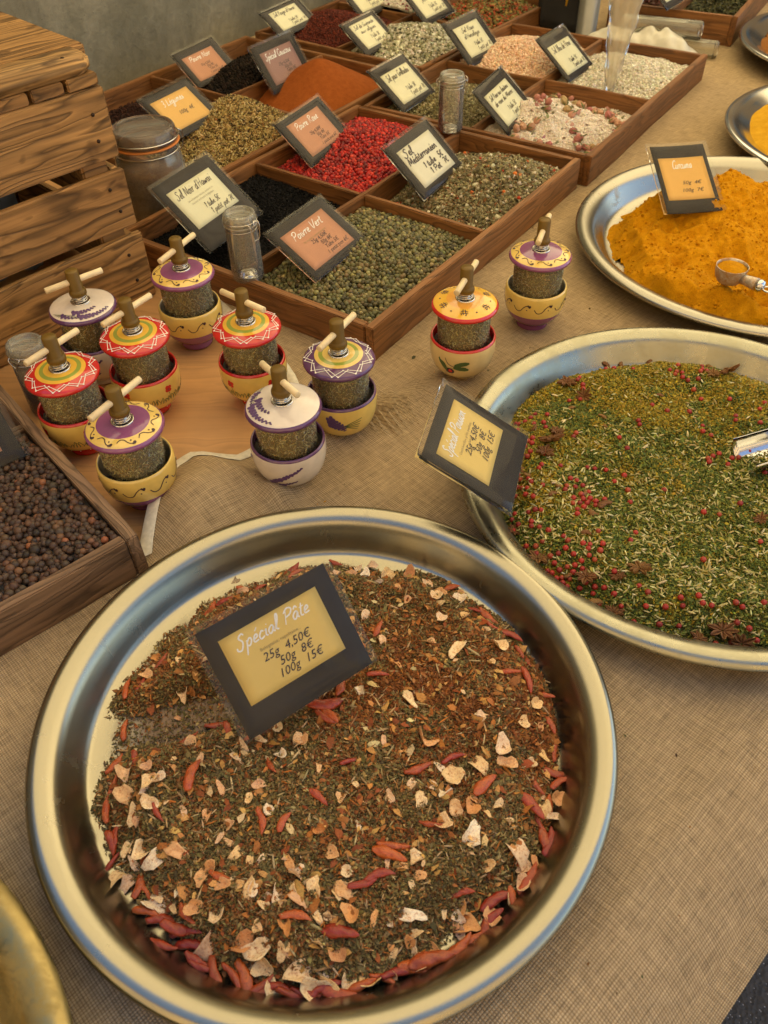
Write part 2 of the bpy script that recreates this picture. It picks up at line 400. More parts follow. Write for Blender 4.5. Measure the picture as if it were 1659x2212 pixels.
for s_ in ss:
    tm = float(np.interp(s_, hs, ht))
    for hgt in hang:
        bulge = .017 + .012 * (.6 + math.sin(s_ * 11 + 1)) * min(1, hgt / .25)
        p = ST(s_, -bulge, -hgt - .030); verts.append(p); uvs.append((s_, -hgt - .02))
    for t_ in tt:
        tr = t_ * tm; z = cloth_z(s_, tr)
        if tr < .07: z = z * tr / .07 + .0015 * tr / .07 - .032 * (1 - tr / .07) ** 2.6
        verts.append(ST(s_, tr, z)); uvs.append((s_, tr))
for i in range(len(ss) - 1):
    for j in range(NR - 1):
        a = i * NR + j; faces.append((a, a + NR, a + NR + 1, a + 1))
cm = mesh('cloth', verts, faces, M_burlap, True)
uvl = cm.uv_layers.new(name='UVMap'); li = np.empty(len(cm.loops), int); cm.loops.foreach_get('vertex_index', li)
uvl.data.foreach_set('uv', np.array(uvs)[li].ravel())
cloth = tag(add('burlap_cloth', cm), 'tan woven burlap cloth spread over the table with a white taped hem', 'tablecloth')
# white hem tape following the back border
hv = []; hf = []
hpts = [s_ for s_ in ss if -.6 < s_ < .6]
for s_ in hpts:
    tm = float(np.interp(s_, hs, ht)); z = cloth_z(s_, tm)
    s2 = s_ + .004; tg = Vector((.008, float(np.interp(s_ + .004, hs, ht) - np.interp(s_ - .004, hs, ht)))).normalized()
    nx, ny = -tg.y, tg.x
    base = len(hv)
    for w, dz in ((.0045, -.0012), (.003, .0010), (-.003, .0016), (-.0075, .0013), (-.0085, .0002)):
        hv.append(ST(s_ + nx * w, tm + ny * w, max(z, cloth_z(s_ + nx * w, tm + ny * w)) + dz + .0006))
for i in range(len(hpts) - 1):
    for j in range(4): a = i * 5 + j; hf.append((a, a + 5, a + 6, a + 1))
add('hem', mesh('hem', hv, hf, M_hem, True), cloth)

# ------------------------------------------------------------------ parasol over the stall (its grey pole stands behind the salt tray)
PP = Vector((.4584, 1.9237, 0))
k = NM('parasol_canvas'); d1 = k.n('ShaderNodeBsdfDiffuse'); d1.inputs[0].default_value = (.78, .68, .42, 1)
t1 = k.n('ShaderNodeBsdfTranslucent'); t1.inputs[0].default_value = (.72, .60, .37, 1)
mx = k.n('ShaderNodeMixShader'); mx.inputs[0].default_value = .62
k.l(d1.outputs[0], mx.inputs[1]); k.l(t1.outputs[0], mx.inputs[2]); k.l(mx.outputs[0], k.out.inputs[0]); M_canvas = k.m
M_pole = plain('grey_pole_paint', (.26, .255, .23), .35, .6, var=.08, vscale=30)
par = empty('market_parasol', PP + Vector((0, 0, -.75)), 0, 'tall market parasol whose thick grey pole stands behind the salt trays', 'parasol')
v, f = lathe_vf([(.0, 0), (.22, 0), (.22, .05), (.05, .07), (.0215, .10), (.0215, 2.55), (0, 2.55)], 32)
add('pole', mesh('pole', v, f, M_pole, True), par)
cv = [(0, 0, 2.55)]; N = 8; RR = 1.8
for ring in range(1, 7):
    for i in range(48):
        a = 2 * math.pi * i / 48; sec = (i % 6) / 6; sag = 1 - .06 * math.sin(math.pi * sec)
        q = ring / 6; cv.append((RR * q * sag * math.cos(a), RR * q * sag * math.sin(a), 2.55 - .5 * q - .02 * math.sin(math.pi * sec) * q))
cf = [(0, 1 + i, 1 + (i + 1) % 48) for i in range(48)]
for ring in range(5):
    for i in range(48):
        a = 1 + ring * 48 + i; b = 1 + ring * 48 + (i + 1) % 48; cf.append((a, a + 48, b + 48, b))
o_ = len(cv)
for i in range(48):
    x, y, z = cv[1 + 5 * 48 + i]; cv.append((x * 1.002, y * 1.002, z - .16 - .02 * math.cos(i)))
cf += [(1 + 240 + i, o_ + i, o_ + (i + 1) % 48, 1 + 240 + (i + 1) % 48) for i in range(48)]
add('canopy', mesh('canopy', cv, cf, M_canvas), par)
for i in range(8):
    a = 2 * math.pi * i / 8
    v, f = tube_vf([(.02, 0, 2.52), (1.75, 0, 2.04)], .008, 6)
    v = [(p[0] * math.cos(a), p[0] * math.sin(a), p[2]) for p in v] if 0 else [Matrix.Rotation(a, 3, 'Z') @ Vector(p) for p in v]
    add('rib', mesh('rib', v, f, M_pole, True), par)

# ------------------------------------------------------------------ wooden divided trays
TA, TB_, TH, TW = .542, .419, .0458, .011
def plank(name, parent, x0, y0, x1, y1, h, w, mat, z0=0, bev=.0012, dent=.0006):
    L = math.hypot(x1 - x0, y1 - y0)
    return add(name, box_me(name, (L, w, h), mat, bev, 2, dent), parent, loc=((x0 + x1) / 2, (y0 + y1) / 2, z0 + h / 2), rot=(0, 0, math.atan2(y1 - y0, x1 - x0)))
def tray(x, y, yaw, label, a=TA, b=TB_, h=TH, mat=None, lenx=None, div_u=True, nu=2):
    mat = mat or M_tray
    e = empty('spice_tray', (x, y, .003), yaw, label, 'wooden tray', 'divided wooden spice trays')
    w = TW; q = w / 2
    plank('side_board', e, 0, q, a, q, h, w, mat); plank('side_board', e, 0, b - q, a, b - q, h * .99, w, mat)
    plank('end_board', e, q, w + .0003, q, b - w - .0003, h * .985, w, mat); plank('end_board', e, a - q, w + .0003, a - q, b - w - .0003, h * .985, w, mat)
    add('bottom_board', box_me('bottom_board', (a - .004, b - .004, .006), mat, .0005), e, loc=(a / 2, b / 2, .0035))
    plank('divider', e, w + .0003, b / 2, a - w - .0003, b / 2, h * .93, .008, mat, .0066)if 0 else plank('divider', e, w + .0003, b / 2, a - w - .0003, b / 2, h * .84, .008, mat, .0068)
    for i in range(1, nu):
        xx = a * i / nu
        plank('divider', e, xx, w + .0003, xx, b / 2 - .0045, h * .82, .008, mat, .0068); plank('divider', e, xx, b / 2 + .0045, xx, b - w - .0003, h * .82, .008, mat, .0068)
    return dict(e=e, x=x, y=y, yaw=yaw, a=a, b=b, h=h, nu=nu)
yA = .942; A_ = tray(-.0075, .7785, yA, 'divided wooden tray of green and pink peppercorns and herb salt, nearest the pepper mills')
B_ = tray(B0.x, B0.y, .925, 'divided wooden tray holding seed mix, black pepper and an orange spice cone')
C_ = tray(.3272, 1.2210, .9675, 'divided wooden tray with rosebud salt, coarse white salt and pink salt')
D_ = tray(.0935, 1.634, .925, 'divided wooden tray of red and greenish salts at the back against the wall')
E_ = tray(.7495, 1.8550, 1.03, 'taller wooden tray of dark green dried herbs at the back right', h=.056, b=.27)
QF = Vector((-.2127, .4729, 0)); fy = math.atan2(.764, -.645)
F_ = tray(QF.x, QF.y, fy, 'weathered greyish wooden tray of brown allspice berries at the left edge', a=.42, b=.42, h=.047, mat=M_trayg)

# ------------------------------------------------------------------ grain scattering
def ico(sub=1):
    bm = bmesh.new(); bmesh.ops.create_icosphere(bm, subdivisions=sub, radius=1)
    v = np.array([p.co[:] for p in bm.verts]); f = np.array([[q.index for q in x.verts] for x in bm.faces]); bm.free(); return v, f
ICO1, ICO2 = ico(1), ico(2)
def t_cube():
    v = np.array([(-1, -1, -1), (1, -.9, -1), (.9, 1, -1), (-1, .8, -1), (-.8, -1, .9), (1, -.7, 1), (.7, .9, .8), (-.9, 1, 1)]) * .75
    f = np.array([(0, 2, 1), (0, 3, 2), (4, 5, 6), (4, 6, 7), (0, 1, 5), (0, 5, 4), (1, 2, 6), (1, 6, 5), (2, 3, 7), (2, 7, 6), (3, 0, 4), (3, 4, 7)]); return v, f
def t_tet(): return np.array([(1, 0, -.6), (-.6, .9, -.6), (-.5, -.9, -.5), (0, .1, .8)]), np.array([(0, 2, 1), (0, 1, 3), (1, 2, 3), (2, 0, 3)])
def t_leaf(): return np.array([(-1, 0, 0), (-.3, .5, .18), (.6, .4, .1), (1, -.1, -.15), (.4, -.5, .12), (-.4, -.4, -.1)]), np.array([(0, 5, 1), (1, 5, 4), (1, 4, 2), (2, 4, 3)])
def t_seed():
    v = [(-1, 0, 0)]; 
    for x, r in ((-.55, .8), (.1, 1), (.65, .7)):
        for k_ in range(5): a = 2 * math.pi * k_ / 5; v.append((x, r * .34 * math.cos(a), r * .34 * math.sin(a) + .12 * (x * x)))
    v.append((1, 0, .12)); f = [(0, 1 + (i + 1) % 5, 1 + i) for i in range(5)]
    for j in (0, 1):
        for i in range(5):
            a = 1 + j * 5 + i; b = 1 + j * 5 + (i + 1) % 5; f += [(a, b, b + 5), (a, b + 5, a + 5)]
    f += [(11 + i, 11 + (i + 1) % 5, 16) for i in range(5)]
    return np.array(v), np.array(f)
CUBE, TET, LEAF, SEED = t_cube(), t_tet(), t_leaf(), t_seed()

def rotmats(n, tilt=None):
    if tilt is None:
        q = rng.normal(size=(n, 4)); q /= np.linalg.norm(q, axis=1)[:, None]
        w, x, y, z = q.T
        return np.stack([1 - 2 * (y * y + z * z), 2 * (x * y - z * w), 2 * (x * z + y * w), 2 * (x * y + z * w), 1 - 2 * (x * x + z * z), 2 * (y * z - x * w), 2 * (x * z - y * w), 2 * (y * z + x * w), 1 - 2 * (x * x + y * y)], -1).reshape(n, 3, 3)
    a = rng.uniform(0, 2 * math.pi, n); b = rng.normal(0, tilt, n); c = rng.normal(0, tilt, n)
    ca, sa, cb, sb, cc, sc = np.cos(a), np.sin(a), np.cos(b), np.sin(b), np.cos(c), np.sin(c); o = np.zeros(n); l = np.ones(n)
    Rz = np.stack([ca, -sa, o, sa, ca, o, o, o, l], -1).reshape(n, 3, 3); Ry = np.stack([cb, o, sb, o, l, o, -sb, o, cb], -1).reshape(n, 3, 3); Rx = np.stack([l, o, o, o, cc, -sc, o, sc, cc], -1).reshape(n, 3, 3)
    return Rz @ Ry @ Rx

def batch(tmpl, P, size, cols, tilt=None, aspect=None):
    v, f = tmpl; n = len(P)
    if n == 0: return None
    sz = np.asarray(size)
    if sz.ndim < 2: sz = np.repeat(np.broadcast_to(sz, (n,))[:, None], 3, 1)
    if aspect is not None: sz = sz * np.asarray(aspect)
    X = v[None] * sz[:, None, :]; X = np.einsum('nij,nkj->nki', rotmats(n, tilt), X) + P[:, None, :]
    F = f[None] + (np.arange(n) * len(v))[:, None, None]; C = np.repeat(cols[:, None, :], len(v), 1)
    return X.reshape(-1, 3), F.reshape(-1, 3), C.reshape(-1, 3)

def palette(n, cols, wts=None, jit=.18):
    c = np.array([lin(x) if isinstance(x, str) else x for x in cols]); i = rng.choice(len(cols), n, p=None if wts is None else np.array(wts) / sum(wts))
    return np.clip(c[i] * np.exp(rng.normal(0, jit, (n, 1))) * np.exp(rng.normal(0, .05, (n, 3))), 0, 1)

def fuse(name, parts, mat, origin, smooth=True):
    V_, F_l, C_l, o = [], [], [], 0
    for p in parts:
        if p is None: continue
        V_.append(p[0]); F_l.append(p[1] + o); C_l.append(p[2]); o += len(p[0])
    V_ = np.concatenate(V_) - np.array(origin)[None]; F2 = np.concatenate(F_l); C2 = np.concatenate(C_l)
    me = bpy.data.meshes.new(name); me.vertices.add(len(V_)); me.vertices.foreach_set('co', V_.astype(np.float32).ravel())
    me.loops.add(len(F2) * 3); me.loops.foreach_set('vertex_index', F2.astype(np.int32).ravel())
    me.polygons.add(len(F2)); me.polygons.foreach_set('loop_start', np.arange(len(F2), dtype=np.int32) * 3); me.polygons.foreach_set('loop_total', np.full(len(F2), 3, dtype=np.int32))
    if smooth: me.polygons.foreach_set('use_smooth', np.ones(len(F2), bool))
    ca = me.color_attributes.new('Col', 'FLOAT_COLOR', 'POINT'); ca.data.foreach_set('color', np.concatenate([C2, np.ones((len(C2), 1))], 1).astype(np.float32).ravel())
    me.materials.append(mat); me.update(); me.validate()
    return add(name, me, loc=tuple(origin))

def base_grid(x0, x1, y0, y1, hf, xf, col, n=40):
    xs = np.linspace(x0, x1, n); ys = np.linspace(y0, y1, n); X, Y = np.meshgrid(xs, ys, indexing='ij')
    Z = hf(X, Y); P = xf(X.ravel(), Y.ravel(), Z.ravel()); i = np.arange(n * n).reshape(n, n)
    a, b, c, d = i[:-1, :-1].ravel(), i[1:, :-1].ravel(), i[1:, 1:].ravel(), i[:-1, 1:].ravel()
    F = np.concatenate([np.stack([a, b, c], 1), np.stack([a, c, d], 1)])
    return P, F, np.tile(np.array(col)[None], (len(P), 1))

def cell(T, iu, iv):
    """inner rectangle of a compartment and the map to world space"""
    w = TW + .001; a, b, nu = T['a'], T['b'], T['nu']
    x0 = w if iu == 0 else a * iu / nu + .005; x1 = a - w if iu == nu - 1 else a * (iu + 1) / nu - .005
    y0, y1 = (w, b / 2 - .005) if iv == 0 else (b / 2 + .005, b - w)
    c, s_ = math.cos(T['yaw']), math.sin(T['yaw'])
    def xf(x, y, z): return np.stack([T['x'] + c * x - s_ * y, T['y'] + s_ * x + c * y, z + .003], -1)
    def inv(P): dx, dy = P[0] - T['x'], P[1] - T['y']; return c * dx + s_ * dy, -s_ * dx + c * dy
    return x0, x1, y0, y1, xf, inv

def cone(px, py, H, slope, base, soft=.02, seed=1, bumps=.002):
    def h(X, Y):
        d = np.sqrt((X - px) ** 2 + (Y - py) ** 2 + soft ** 2) - soft
        return np.maximum(H - slope * d, base) + bumps * (vnoise(X, Y, .03, seed) - .5) + bumps * .5 * (vnoise(X, Y, .012, seed + 1) - .5)
    return h

def heap(name, T, iu, iv, peak, H, slope, base, kinds, mat, bcol, label, cat, seed=1, bumps=.003, soft=.03, n=40):
    """kinds: list of (template, count, size, size jitter, palette, weights, tilt, aspect, sink)"""
    x0, x1, y0, y1, xf, inv = cell(T, iu, iv)
    px, py = inv(peak); hf = cone(px, py, H, slope, base, soft, seed, bumps)
    parts = [base_grid(x0, x1, y0, y1, lambda a, b: hf(a, b) - .0012, xf, lin(bcol) if isinstance(bcol, str) else bcol, n)]
    for tm, cnt, sz, sj, pal, wt, tilt, asp, sink in kinds:
        r = sz * 1.0
        if cnt < 0:
            L1 = []
            for ly in range(2):
                st_ = sz * 1.86; gx, gy = np.meshgrid(np.arange(x0 + r, x1 - r, st_), np.arange(y0 + r, y1 - r, st_ * .87), indexing='ij'); gx = gx + (np.arange(gx.shape[1]) % 2)[None] * st_ / 2 + ly * st_ * .5
                gx = gx.ravel() + rng.normal(0, sz * .38, gx.size); gy = gy.ravel() + rng.normal(0, sz * .38, gy.size) + ly * st_ * .3
                L1.append((gx, gy, np.full(gx.size, -.9 * ly * sz)))
            X = np.clip(np.concatenate([q[0] for q in L1]), x0 + r, x1 - r); Y = np.clip(np.concatenate([q[1] for q in L1]), y0 + r, y1 - r); cnt = len(X)
            Z = hf(X, Y) + sink * sz + rng.uniform(-.35, .45, cnt) * sz + np.concatenate([q[2] for q in L1])
        else:
            X = rng.uniform(x0 + r, x1 - r, cnt); Y = rng.uniform(y0 + r, y1 - r, cnt)
            Z = hf(X, Y) + sink * sz + rng.uniform(-.4, .5, cnt) * sz
        parts.append(batch(tm, xf(X, Y, Z), sz * np.exp(rng.normal(0, sj, cnt)), palette(cnt, pal, wt), tilt, asp))
    c = xf(np.array([(x0 + x1) / 2]), np.array([(y0 + y1) / 2]), np.array([0.]))[0]
    return tag(fuse(name, parts, mat, c), label, cat, kind='stuff'), hf, xf, inv

def pw(name, T, iu, iv, peak, H, slope, base, mat, label, seed=1, bumps=.002, soft=.015):
    x0, x1, y0, y1, xf, inv = cell(T, iu, iv); px, py = inv(peak); hf = cone(px, py, H, slope, base, soft, seed, bumps)
    P, F, C = base_grid(x0, x1, y0, y1, hf, xf, (1, 1, 1), 90); c = P.mean(0); c[2] = 0
    o = fuse(name, [(P, F, C)], mat, c); return tag(o, label, 'spice', kind='stuff')

GREENP = ['6b6842', '5a5736', '837d50', '48452c', '948b5a', '786844']
heap('green_peppercorns', A_, 0, 0, U((800, 540), .03), .040, .14, .023, [(ICO2, -1, .0030, .10, GREENP, [4, 4, 3, 3, 1.5, 2], None, None, .2)], M_berry, '2a2816',
     'dull green peppercorns filling the tray corner beside the pepper mills', 'peppercorns', seed=4)
heap('pink_peppercorn_heap', A_, 1, 1, U((790, 300), .04), .045, .20, .024, [(ICO2, -1, .0029, .12, ['a81a18', '8f1215', 'bb2a20', '6f0e12', 'c23a2a', '7c1a1e'], None, None, None, .2)], M_berry, '3a0808',
     'bright red dried pink peppercorns filling a compartment of the front tray', 'peppercorns', seed=5)
heap('black_salt', A_, 0, 1, U((560, 400), .03), .030, .10, .017, [(CUBE, 14000, .0013, .3, ['121112', '0c0b0c', '1c1b1c', '080808'], None, None, None, .2)], M_black, '060606',
     'coarse jet black salt filling the compartment behind the standing glass jar', 'salt', seed=6)
heap('herb_salt', A_, 1, 0, U((1075, 380), .045), .055, .33, .012, [(TET, 17000, .0019, .3, ['948a68', '7a7152', 'a69b78', '64593f', 'b8ad8c', '7f5c38'], [4, 4, 3, 3, 1.2, 2], None, None, .2),
     (CUBE, 450, .0021, .3, ['b8b096', 'a39a80', 'c9c2aa'], None, None, None, .3), (LEAF, 6000, .0030, .3, ['7a7550', '948a62', '5f5940', '8a5a34'], [4, 3, 3, 1.2], .6, None, .3), (ICO1, 35, .003, .15, ['b8401c', 'a02a18', 'c96a30'], None, None, None, .4)], M_grain, '3b3823',
     'grey green herb salt flecked with orange and white beside the handwritten card', 'salt', seed=7)
heap('seed_mix', B_, 0, 0, U((520, 245), .04), .056, .26, .018, [(SEED, 15000, .0034, .2, ['b59c62', '94793f', 'cdb987', '5e4a26', '3a2f1d', '9c8a52', '7a5222'], [4, 3, 3, 2, 2, 3, 1.5], .5, (1, .8, .8), .2), (TET, 3000, .0016, .2, ['2b2418', '3d3020'], None, None, None, .2)], M_grain, '33291a',
     'beige and dark brown seed mix heaped under the yellow card', 'seeds', seed=8)
heap('black_peppercorns', B_, 1, 1, U((550, 150), .05), .060, .36, .016, [(ICO2, -1, .0029, .10, ['1a1512', '241c17', '100d0b', '30261f'], None, None, None, .2)], M_black, '0f0c0a',
     'black peppercorns heaped in the tray below the concrete wall', 'peppercorns', seed=9)
pw('orange_spice_powder', B_, 1, 0, U((690, 138), .072), .077, .56, .012, powder('orange_powder', (.25, .064, .012), (.31, .088, .017), 120, .0006), 'smooth pointed cone of orange brown couscous spice', 2, .0008)
heap('dark_spice_powder', B_, 0, 1, U((330, 230), .02), .018, .1, .012, [(TET, 5000, .002, .2, ['3d1f16', '4a2a1e', '2a1510'], None, None, None, .2)], M_grain, '2a1510',
     'dark reddish spice lying low in the compartment behind the large jar', 'spice', seed=3)
# tray C
heap('rosebud_salt', C_, 0, 0, U((1160, 250), .04), .052, .30, .020, [(CUBE, 30000, .0008, .2, ['f0e4d6', 'f6ece0', 'e8d8c6', 'eedfce'], None, None, None, .1), (LEAF, 150, .0045, .3, ['7a7a50', '6a6e46', '9a6460', 'b88878'], None, .5, None, .3)], M_salt, 'ecdfd0',
     'pale pink salt strewn with small dried rosebuds', 'salt', seed=12, bumps=.011)
heap('white_salt', C_, 1, 0, U((1350, 150), .045), .050, .22, .022, [(CUBE, 15000, .0019, .25, ['d9d2be', 'c6bfa9', 'e6e0cf', 'b5ad97'], None, None, None, .1)], M_salt, 'bdb49c',
     'coarse greyish white salt behind the clear plastic cone bag', 'salt', seed=13, bumps=.006)
heap('grey_herb_salt', C_, 0, 1, U((960, 210), .04), .040, .22, .016, [(TET, 14000, .0021, .3, ['8d8560', 'a59c77', '6d6643', '7f7148', '524a2e'], None, None, None, .2)], M_grain, '49422a',
     'greyish beige grill salt seen around the upright glass jar', 'salt', seed=14)
heap('pink_salt', C_, 1, 1, U((1130, 105), .05), .062, .32, .022, [(CUBE, 16000, .0016, .25, ['e8c7a8', 'dcb492', 'f0d6bd', 'd9a985'], None, None, None, .1)], M_salt, 'd4ab88',
     'pale pink rock salt heap between two white price cards', 'salt', seed=15)
# tray D
heap('seaweed_salt', D_, 0, 0, U((895, 75), .05), .060, .30, .016, [(CUBE, 8000, .0022, .3, ['c9c3ab', 'a8a488', 'dedac8', '8f8b6a'], None, None, None, .2), (LEAF, 4500, .0032, .3, ['5f6138', '77784a', '45472a'], None, .6, None, .3)], M_salt, '5b583f',
     'white salt mixed with green seaweed flakes', 'salt', seed=16)
heap('red_salt', D_, 0, 1, U((715, 45), .055), .068, .34, .016, [(TET, 15000, .0019, .2, ['5a2013', '6e2a18', '45180e', '7a3420'], None, None, None, .2)], M_grain, '3a130b',
     'dark brick red salt heaped against the wall', 'salt', seed=17)
heap('pepper_blend', D_, 1, 0, U((1060, 20), .03), .042, .2, .016, [(ICO1, 3000, .0028, .15, ['8f3a1e', '6b6a34', 'a8442a', '7a6238', '9a8a50'], None, None, None, .2), (LEAF, 2500, .004, .3, ['6f6b36', '8a5a2a', '5a5a2c'], None, .6, None, .3)], M_grain, '3c2a14',
     'rusty red and olive pepper blend in the far tray beyond the pink salt', 'spice', seed=18)
heap('berry_salt', D_, 1, 1, U((860, 10), .05), .055, .22, .02, [(CUBE, 9000, .0022, .25, ['cfc6b4', 'b9b09c', 'e3dccd'], None, None, None, .1), (ICO1, 420, .0032, .1, ['7a1c22', '8c2a2a', '6a1418'], None, None, None, .5)], M_salt, 'a89f8c',
     'white salt dotted with dark red berries at the very top', 'salt', seed=19)
heap('dried_green_herbs', E_, 0, 0, U((1550, 0), .04), .040, .1, .03, [(LEAF, 12000, .0035, .3, ['3c3f24', '4b4c2c', '2c2e1b', '5a5733'], None, .7, None, .2)], M_grain, '1f2012',
     'dark green crumbled herbs in the taller tray at the back right', 'herbs', seed=20)
heap('reddish_dried_herbs', E_, 0, 1, U((1330, 0), .02), .03, .1, .02, [(LEAF, 5000, .0035, .3, ['4a3020', '5a2c20', '3a2a1a'], None, .7, None, .2)], M_grain, '24160e',
     'brownish red herbs in the back compartment beside the grey pole', 'herbs', seed=21)
# tray F: allspice
heap('allspice_berries', F_, 0, 0, U((60, 1150), .03), .043, .05, .037, [(ICO2, -1, .0034, .14, ['543e2e', '463326', '634632', '362820', '7a553a', '4c3c2f', '8a5838'], [4, 4, 3, 3, 1, 3, .5], None, None, .1)], M_berry, '150e09',
     'brown allspice berries filling the tray at the left edge', 'allspice', seed=22, bumps=.004)

# ------------------------------------------------------------------ steel pans and what is heaped in them
def pan(name, x, y, Rr, label, mat, prof='pan', yellow=None):
    e = tag(add(name, None), label, 'metal pan') if 0 else None
    if prof == 'pan':
        P = [(0, .0035), (.162, .0035), (.169, .0037), (.1740, .0050), (.1772, .0080), (.1798, .0120), (.1824, .0165), (.1850, .0210), (.1874, .0252), (.1897, .0284), (.1922, .0308), (.1955, .0328), (.1990, .0341), (.2025, .0346), (.2055, .0342), (.2078, .0330), (.2096, .0312), (.2104, .0293), (.2105, .0276), (.2095, .0272),
             (.2088, .0294), (.2068, .0322), (.2025, .0335), (.1992, .0330), (.1960, .0317), (.1930, .0298), (.1905, .0272), (.1882, .0238), (.1858, .0196), (.1832, .0150), (.1806, .0105), (.1775, .0062), (.1740, .0034), (.169, .0022), (.162, .0018), (0, .0018)]
        q = Rr / .2105; P = [(r * q, z) for r, z in P]
    else:
        P = [(0, .003), (.13, .0035), (.165, .008), (.192, .0165), (.214, .0265), (.228, .034), (.236, .0368), (.243, .0378), (.2475, .0372), (.25, .0350), (.2495, .0325), (.2475, .0315),
             (.2465, .034), (.242, .0360), (.236, .0352), (.228, .032), (.214, .0245), (.192, .0145), (.165, .006), (.13, .0015), (0, .001)]
        q = Rr / .25; P = [(r * q, z) for r, z in P]
    fine = []
    for i in range(len(P) - 1):
        fine.append(P[i])
        if P[i][0] > .01 and i > 0: fine.append(((P[i][0] + P[i + 1][0]) / 2, (P[i][1] + P[i + 1][1]) / 2))
    fine.append(P[-1])
    v, f = lathe_vf(fine, 160)
    return tag(add(name, mesh(name, v, f, mat, True), loc=(x, y, .0042)), label, 'metal pan', 'round steel spice pans')
T1 = (-.0481, .3056, .2105); T2 = (.2996, .5583, .2291); T3 = (.5138, .9975, .2461)
T4 = (.9838, 1.7412, .2502); T5 = (.8152, 1.3064, .247); T6 = (-.406, -.0013, .2495)
def stained(name, base, col, amt, lo=.42, hi=.62, floor=0, rr_=.150):
    k = NM(name); b = k.bsdf(); 
    n = k.noise(k.coord(), 26, 6, .7, .4); f = k.noise(k.coord(), 300, 3, .7)
    m = k.math('MULTIPLY', k.ramp(n, [(lo, grey(0)), (hi, grey(amt))]), k.ramp(f, [(.3, grey(.4)), (.6, grey(1))]))
    if floor:
        ln_ = k.n('ShaderNodeVectorMath', _operation='LENGTH'); k.l(k.coord(), ln_.inputs[0]); rd = k.math('ADD', ln_.outputs['Value'], k.math('MULTIPLY', k.math('SUBTRACT', n, .5), .05))
        fl_ = k.math('MULTIPLY', k.ramp(rd, [(rr_ - .02, grey(floor)), (rr_ + .012, grey(0))]), k.ramp(f, [(.2, grey(.75)), (.6, grey(1))])); m = k.math('MAXIMUM', m, fl_)
    k.l(k.mix(base, col, m), b.inputs['Base Color']); k.l(k.math('SUBTRACT', 1.0, m), b.inputs['Metallic'])
    k.l(k.ramp(m, [(0, grey(.27)), (.6, grey(.75))]), b.inputs['Roughness'])
    k.bump(k.noise(k.coord(), 240, 3, .7), .00006, .35); return k.m
M_pan_y = stained('pan_steel_with_yellow_dust', (.34, .33, .25), (.30, .23, .02), .35, .46, .8)
M_pan_o = stained('pan_steel_with_orange_dust', (.38, .36, .29), (.42, .19, .01), .4, .60, .72)
M_pan_r = stained('pan_steel_with_paprika_dust', (.36, .335, .25), (.24, .13, .055), .22, .62, .8, .82)
pan('steel_pan', *T1, 'wide steel pan of brown pasta spice mix, largest and nearest of the pans', M_pan_r)
pan('steel_pan', *T2, 'wide steel pan of green fish spice mix with star anise', M_pan_y)
pan('steel_pan', *T3, 'steel pan heaped with orange yellow turmeric powder', M_pan_o)
pan('steel_pan', *T4, 'shiny steel pan with a little brown spice at the top right corner', M_pan2, 'bowl')
pan('steel_pan', *T5, 'shiny steel pan with yellow powder at the right edge above the turmeric', M_pan2, 'bowl')
pan('steel_pan', *T6, 'yellow dusted steel pan with painted gold reflection, partly seen at the bottom left corner', stained('dusty_pan_steel_painted_gold_reflection', (.40, .32, .14), (.40, .25, .02), .6, .34, .66))  # some real dust; the gold tint paints the canopy's reflection into the steel

def sstep(x): x = np.clip(x, 0, 1); return x * x * (3 - 2 * x)
def panheap_fn(c, rad, H, edge, floor=.0082, seed=0, bumps=.006, wob=.012, holes=(), extra=None):
    def h(x, y):
        dx, dy = x - c[0], y - c[1]; r = np.hypot(dx, dy); th = np.arctan2(dy, dx)
        rc = rad + wob * (vnoise(th * .05 + 1, r * 0, .012, seed) - .5) * 2 * .6 + wob * .5 * (vnoise(x, y, .02, seed + 3) - .5) * 2
        m = sstep((rc - r) / edge)
        z = floor + H * m + (bumps * (vnoise(x, y, .045, seed + 1) - .5) + bumps * .5 * (vnoise(x, y, .018, seed + 2) - .5)) * m
        for (hx, hy, ax, ay, ang, dep) in holes:
            ca, sa = math.cos(ang), math.sin(ang); u = ((x - hx) * ca + (y - hy) * sa) / ax; v = (-(x - hx) * sa + (y - hy) * ca) / ay
            q = sstep(1.25 - np.sqrt(u * u + v * v)); z = z * (1 - q * dep) 
        if extra is not None: z = z + extra(x, y) * m
        ok = (rc - r) > 0
        return z, ok
    return h
WALL = [(.169, .0079), (.1772, .0122), (.1798, .0162), (.1824, .0207), (.1850, .0252), (.1874, .0294), (.1897, .0326), (.1955, .037)]
def wallz(x, y):
    out = np.full(np.shape(x), 0.)
    for c in (T1, T2, T3, T6):
        r = np.hypot(np.asarray(x) - c[0], np.asarray(y) - c[1]) * .2105 / c[2]
        if np.ndim(x): out = np.where(r < .215, np.interp(r, [w[0] for w in WALL], [w[1] for w in WALL]), out)
        elif r < .215: out = float(np.interp(r, [w[0] for w in WALL], [w[1] for w in WALL]))
    return out
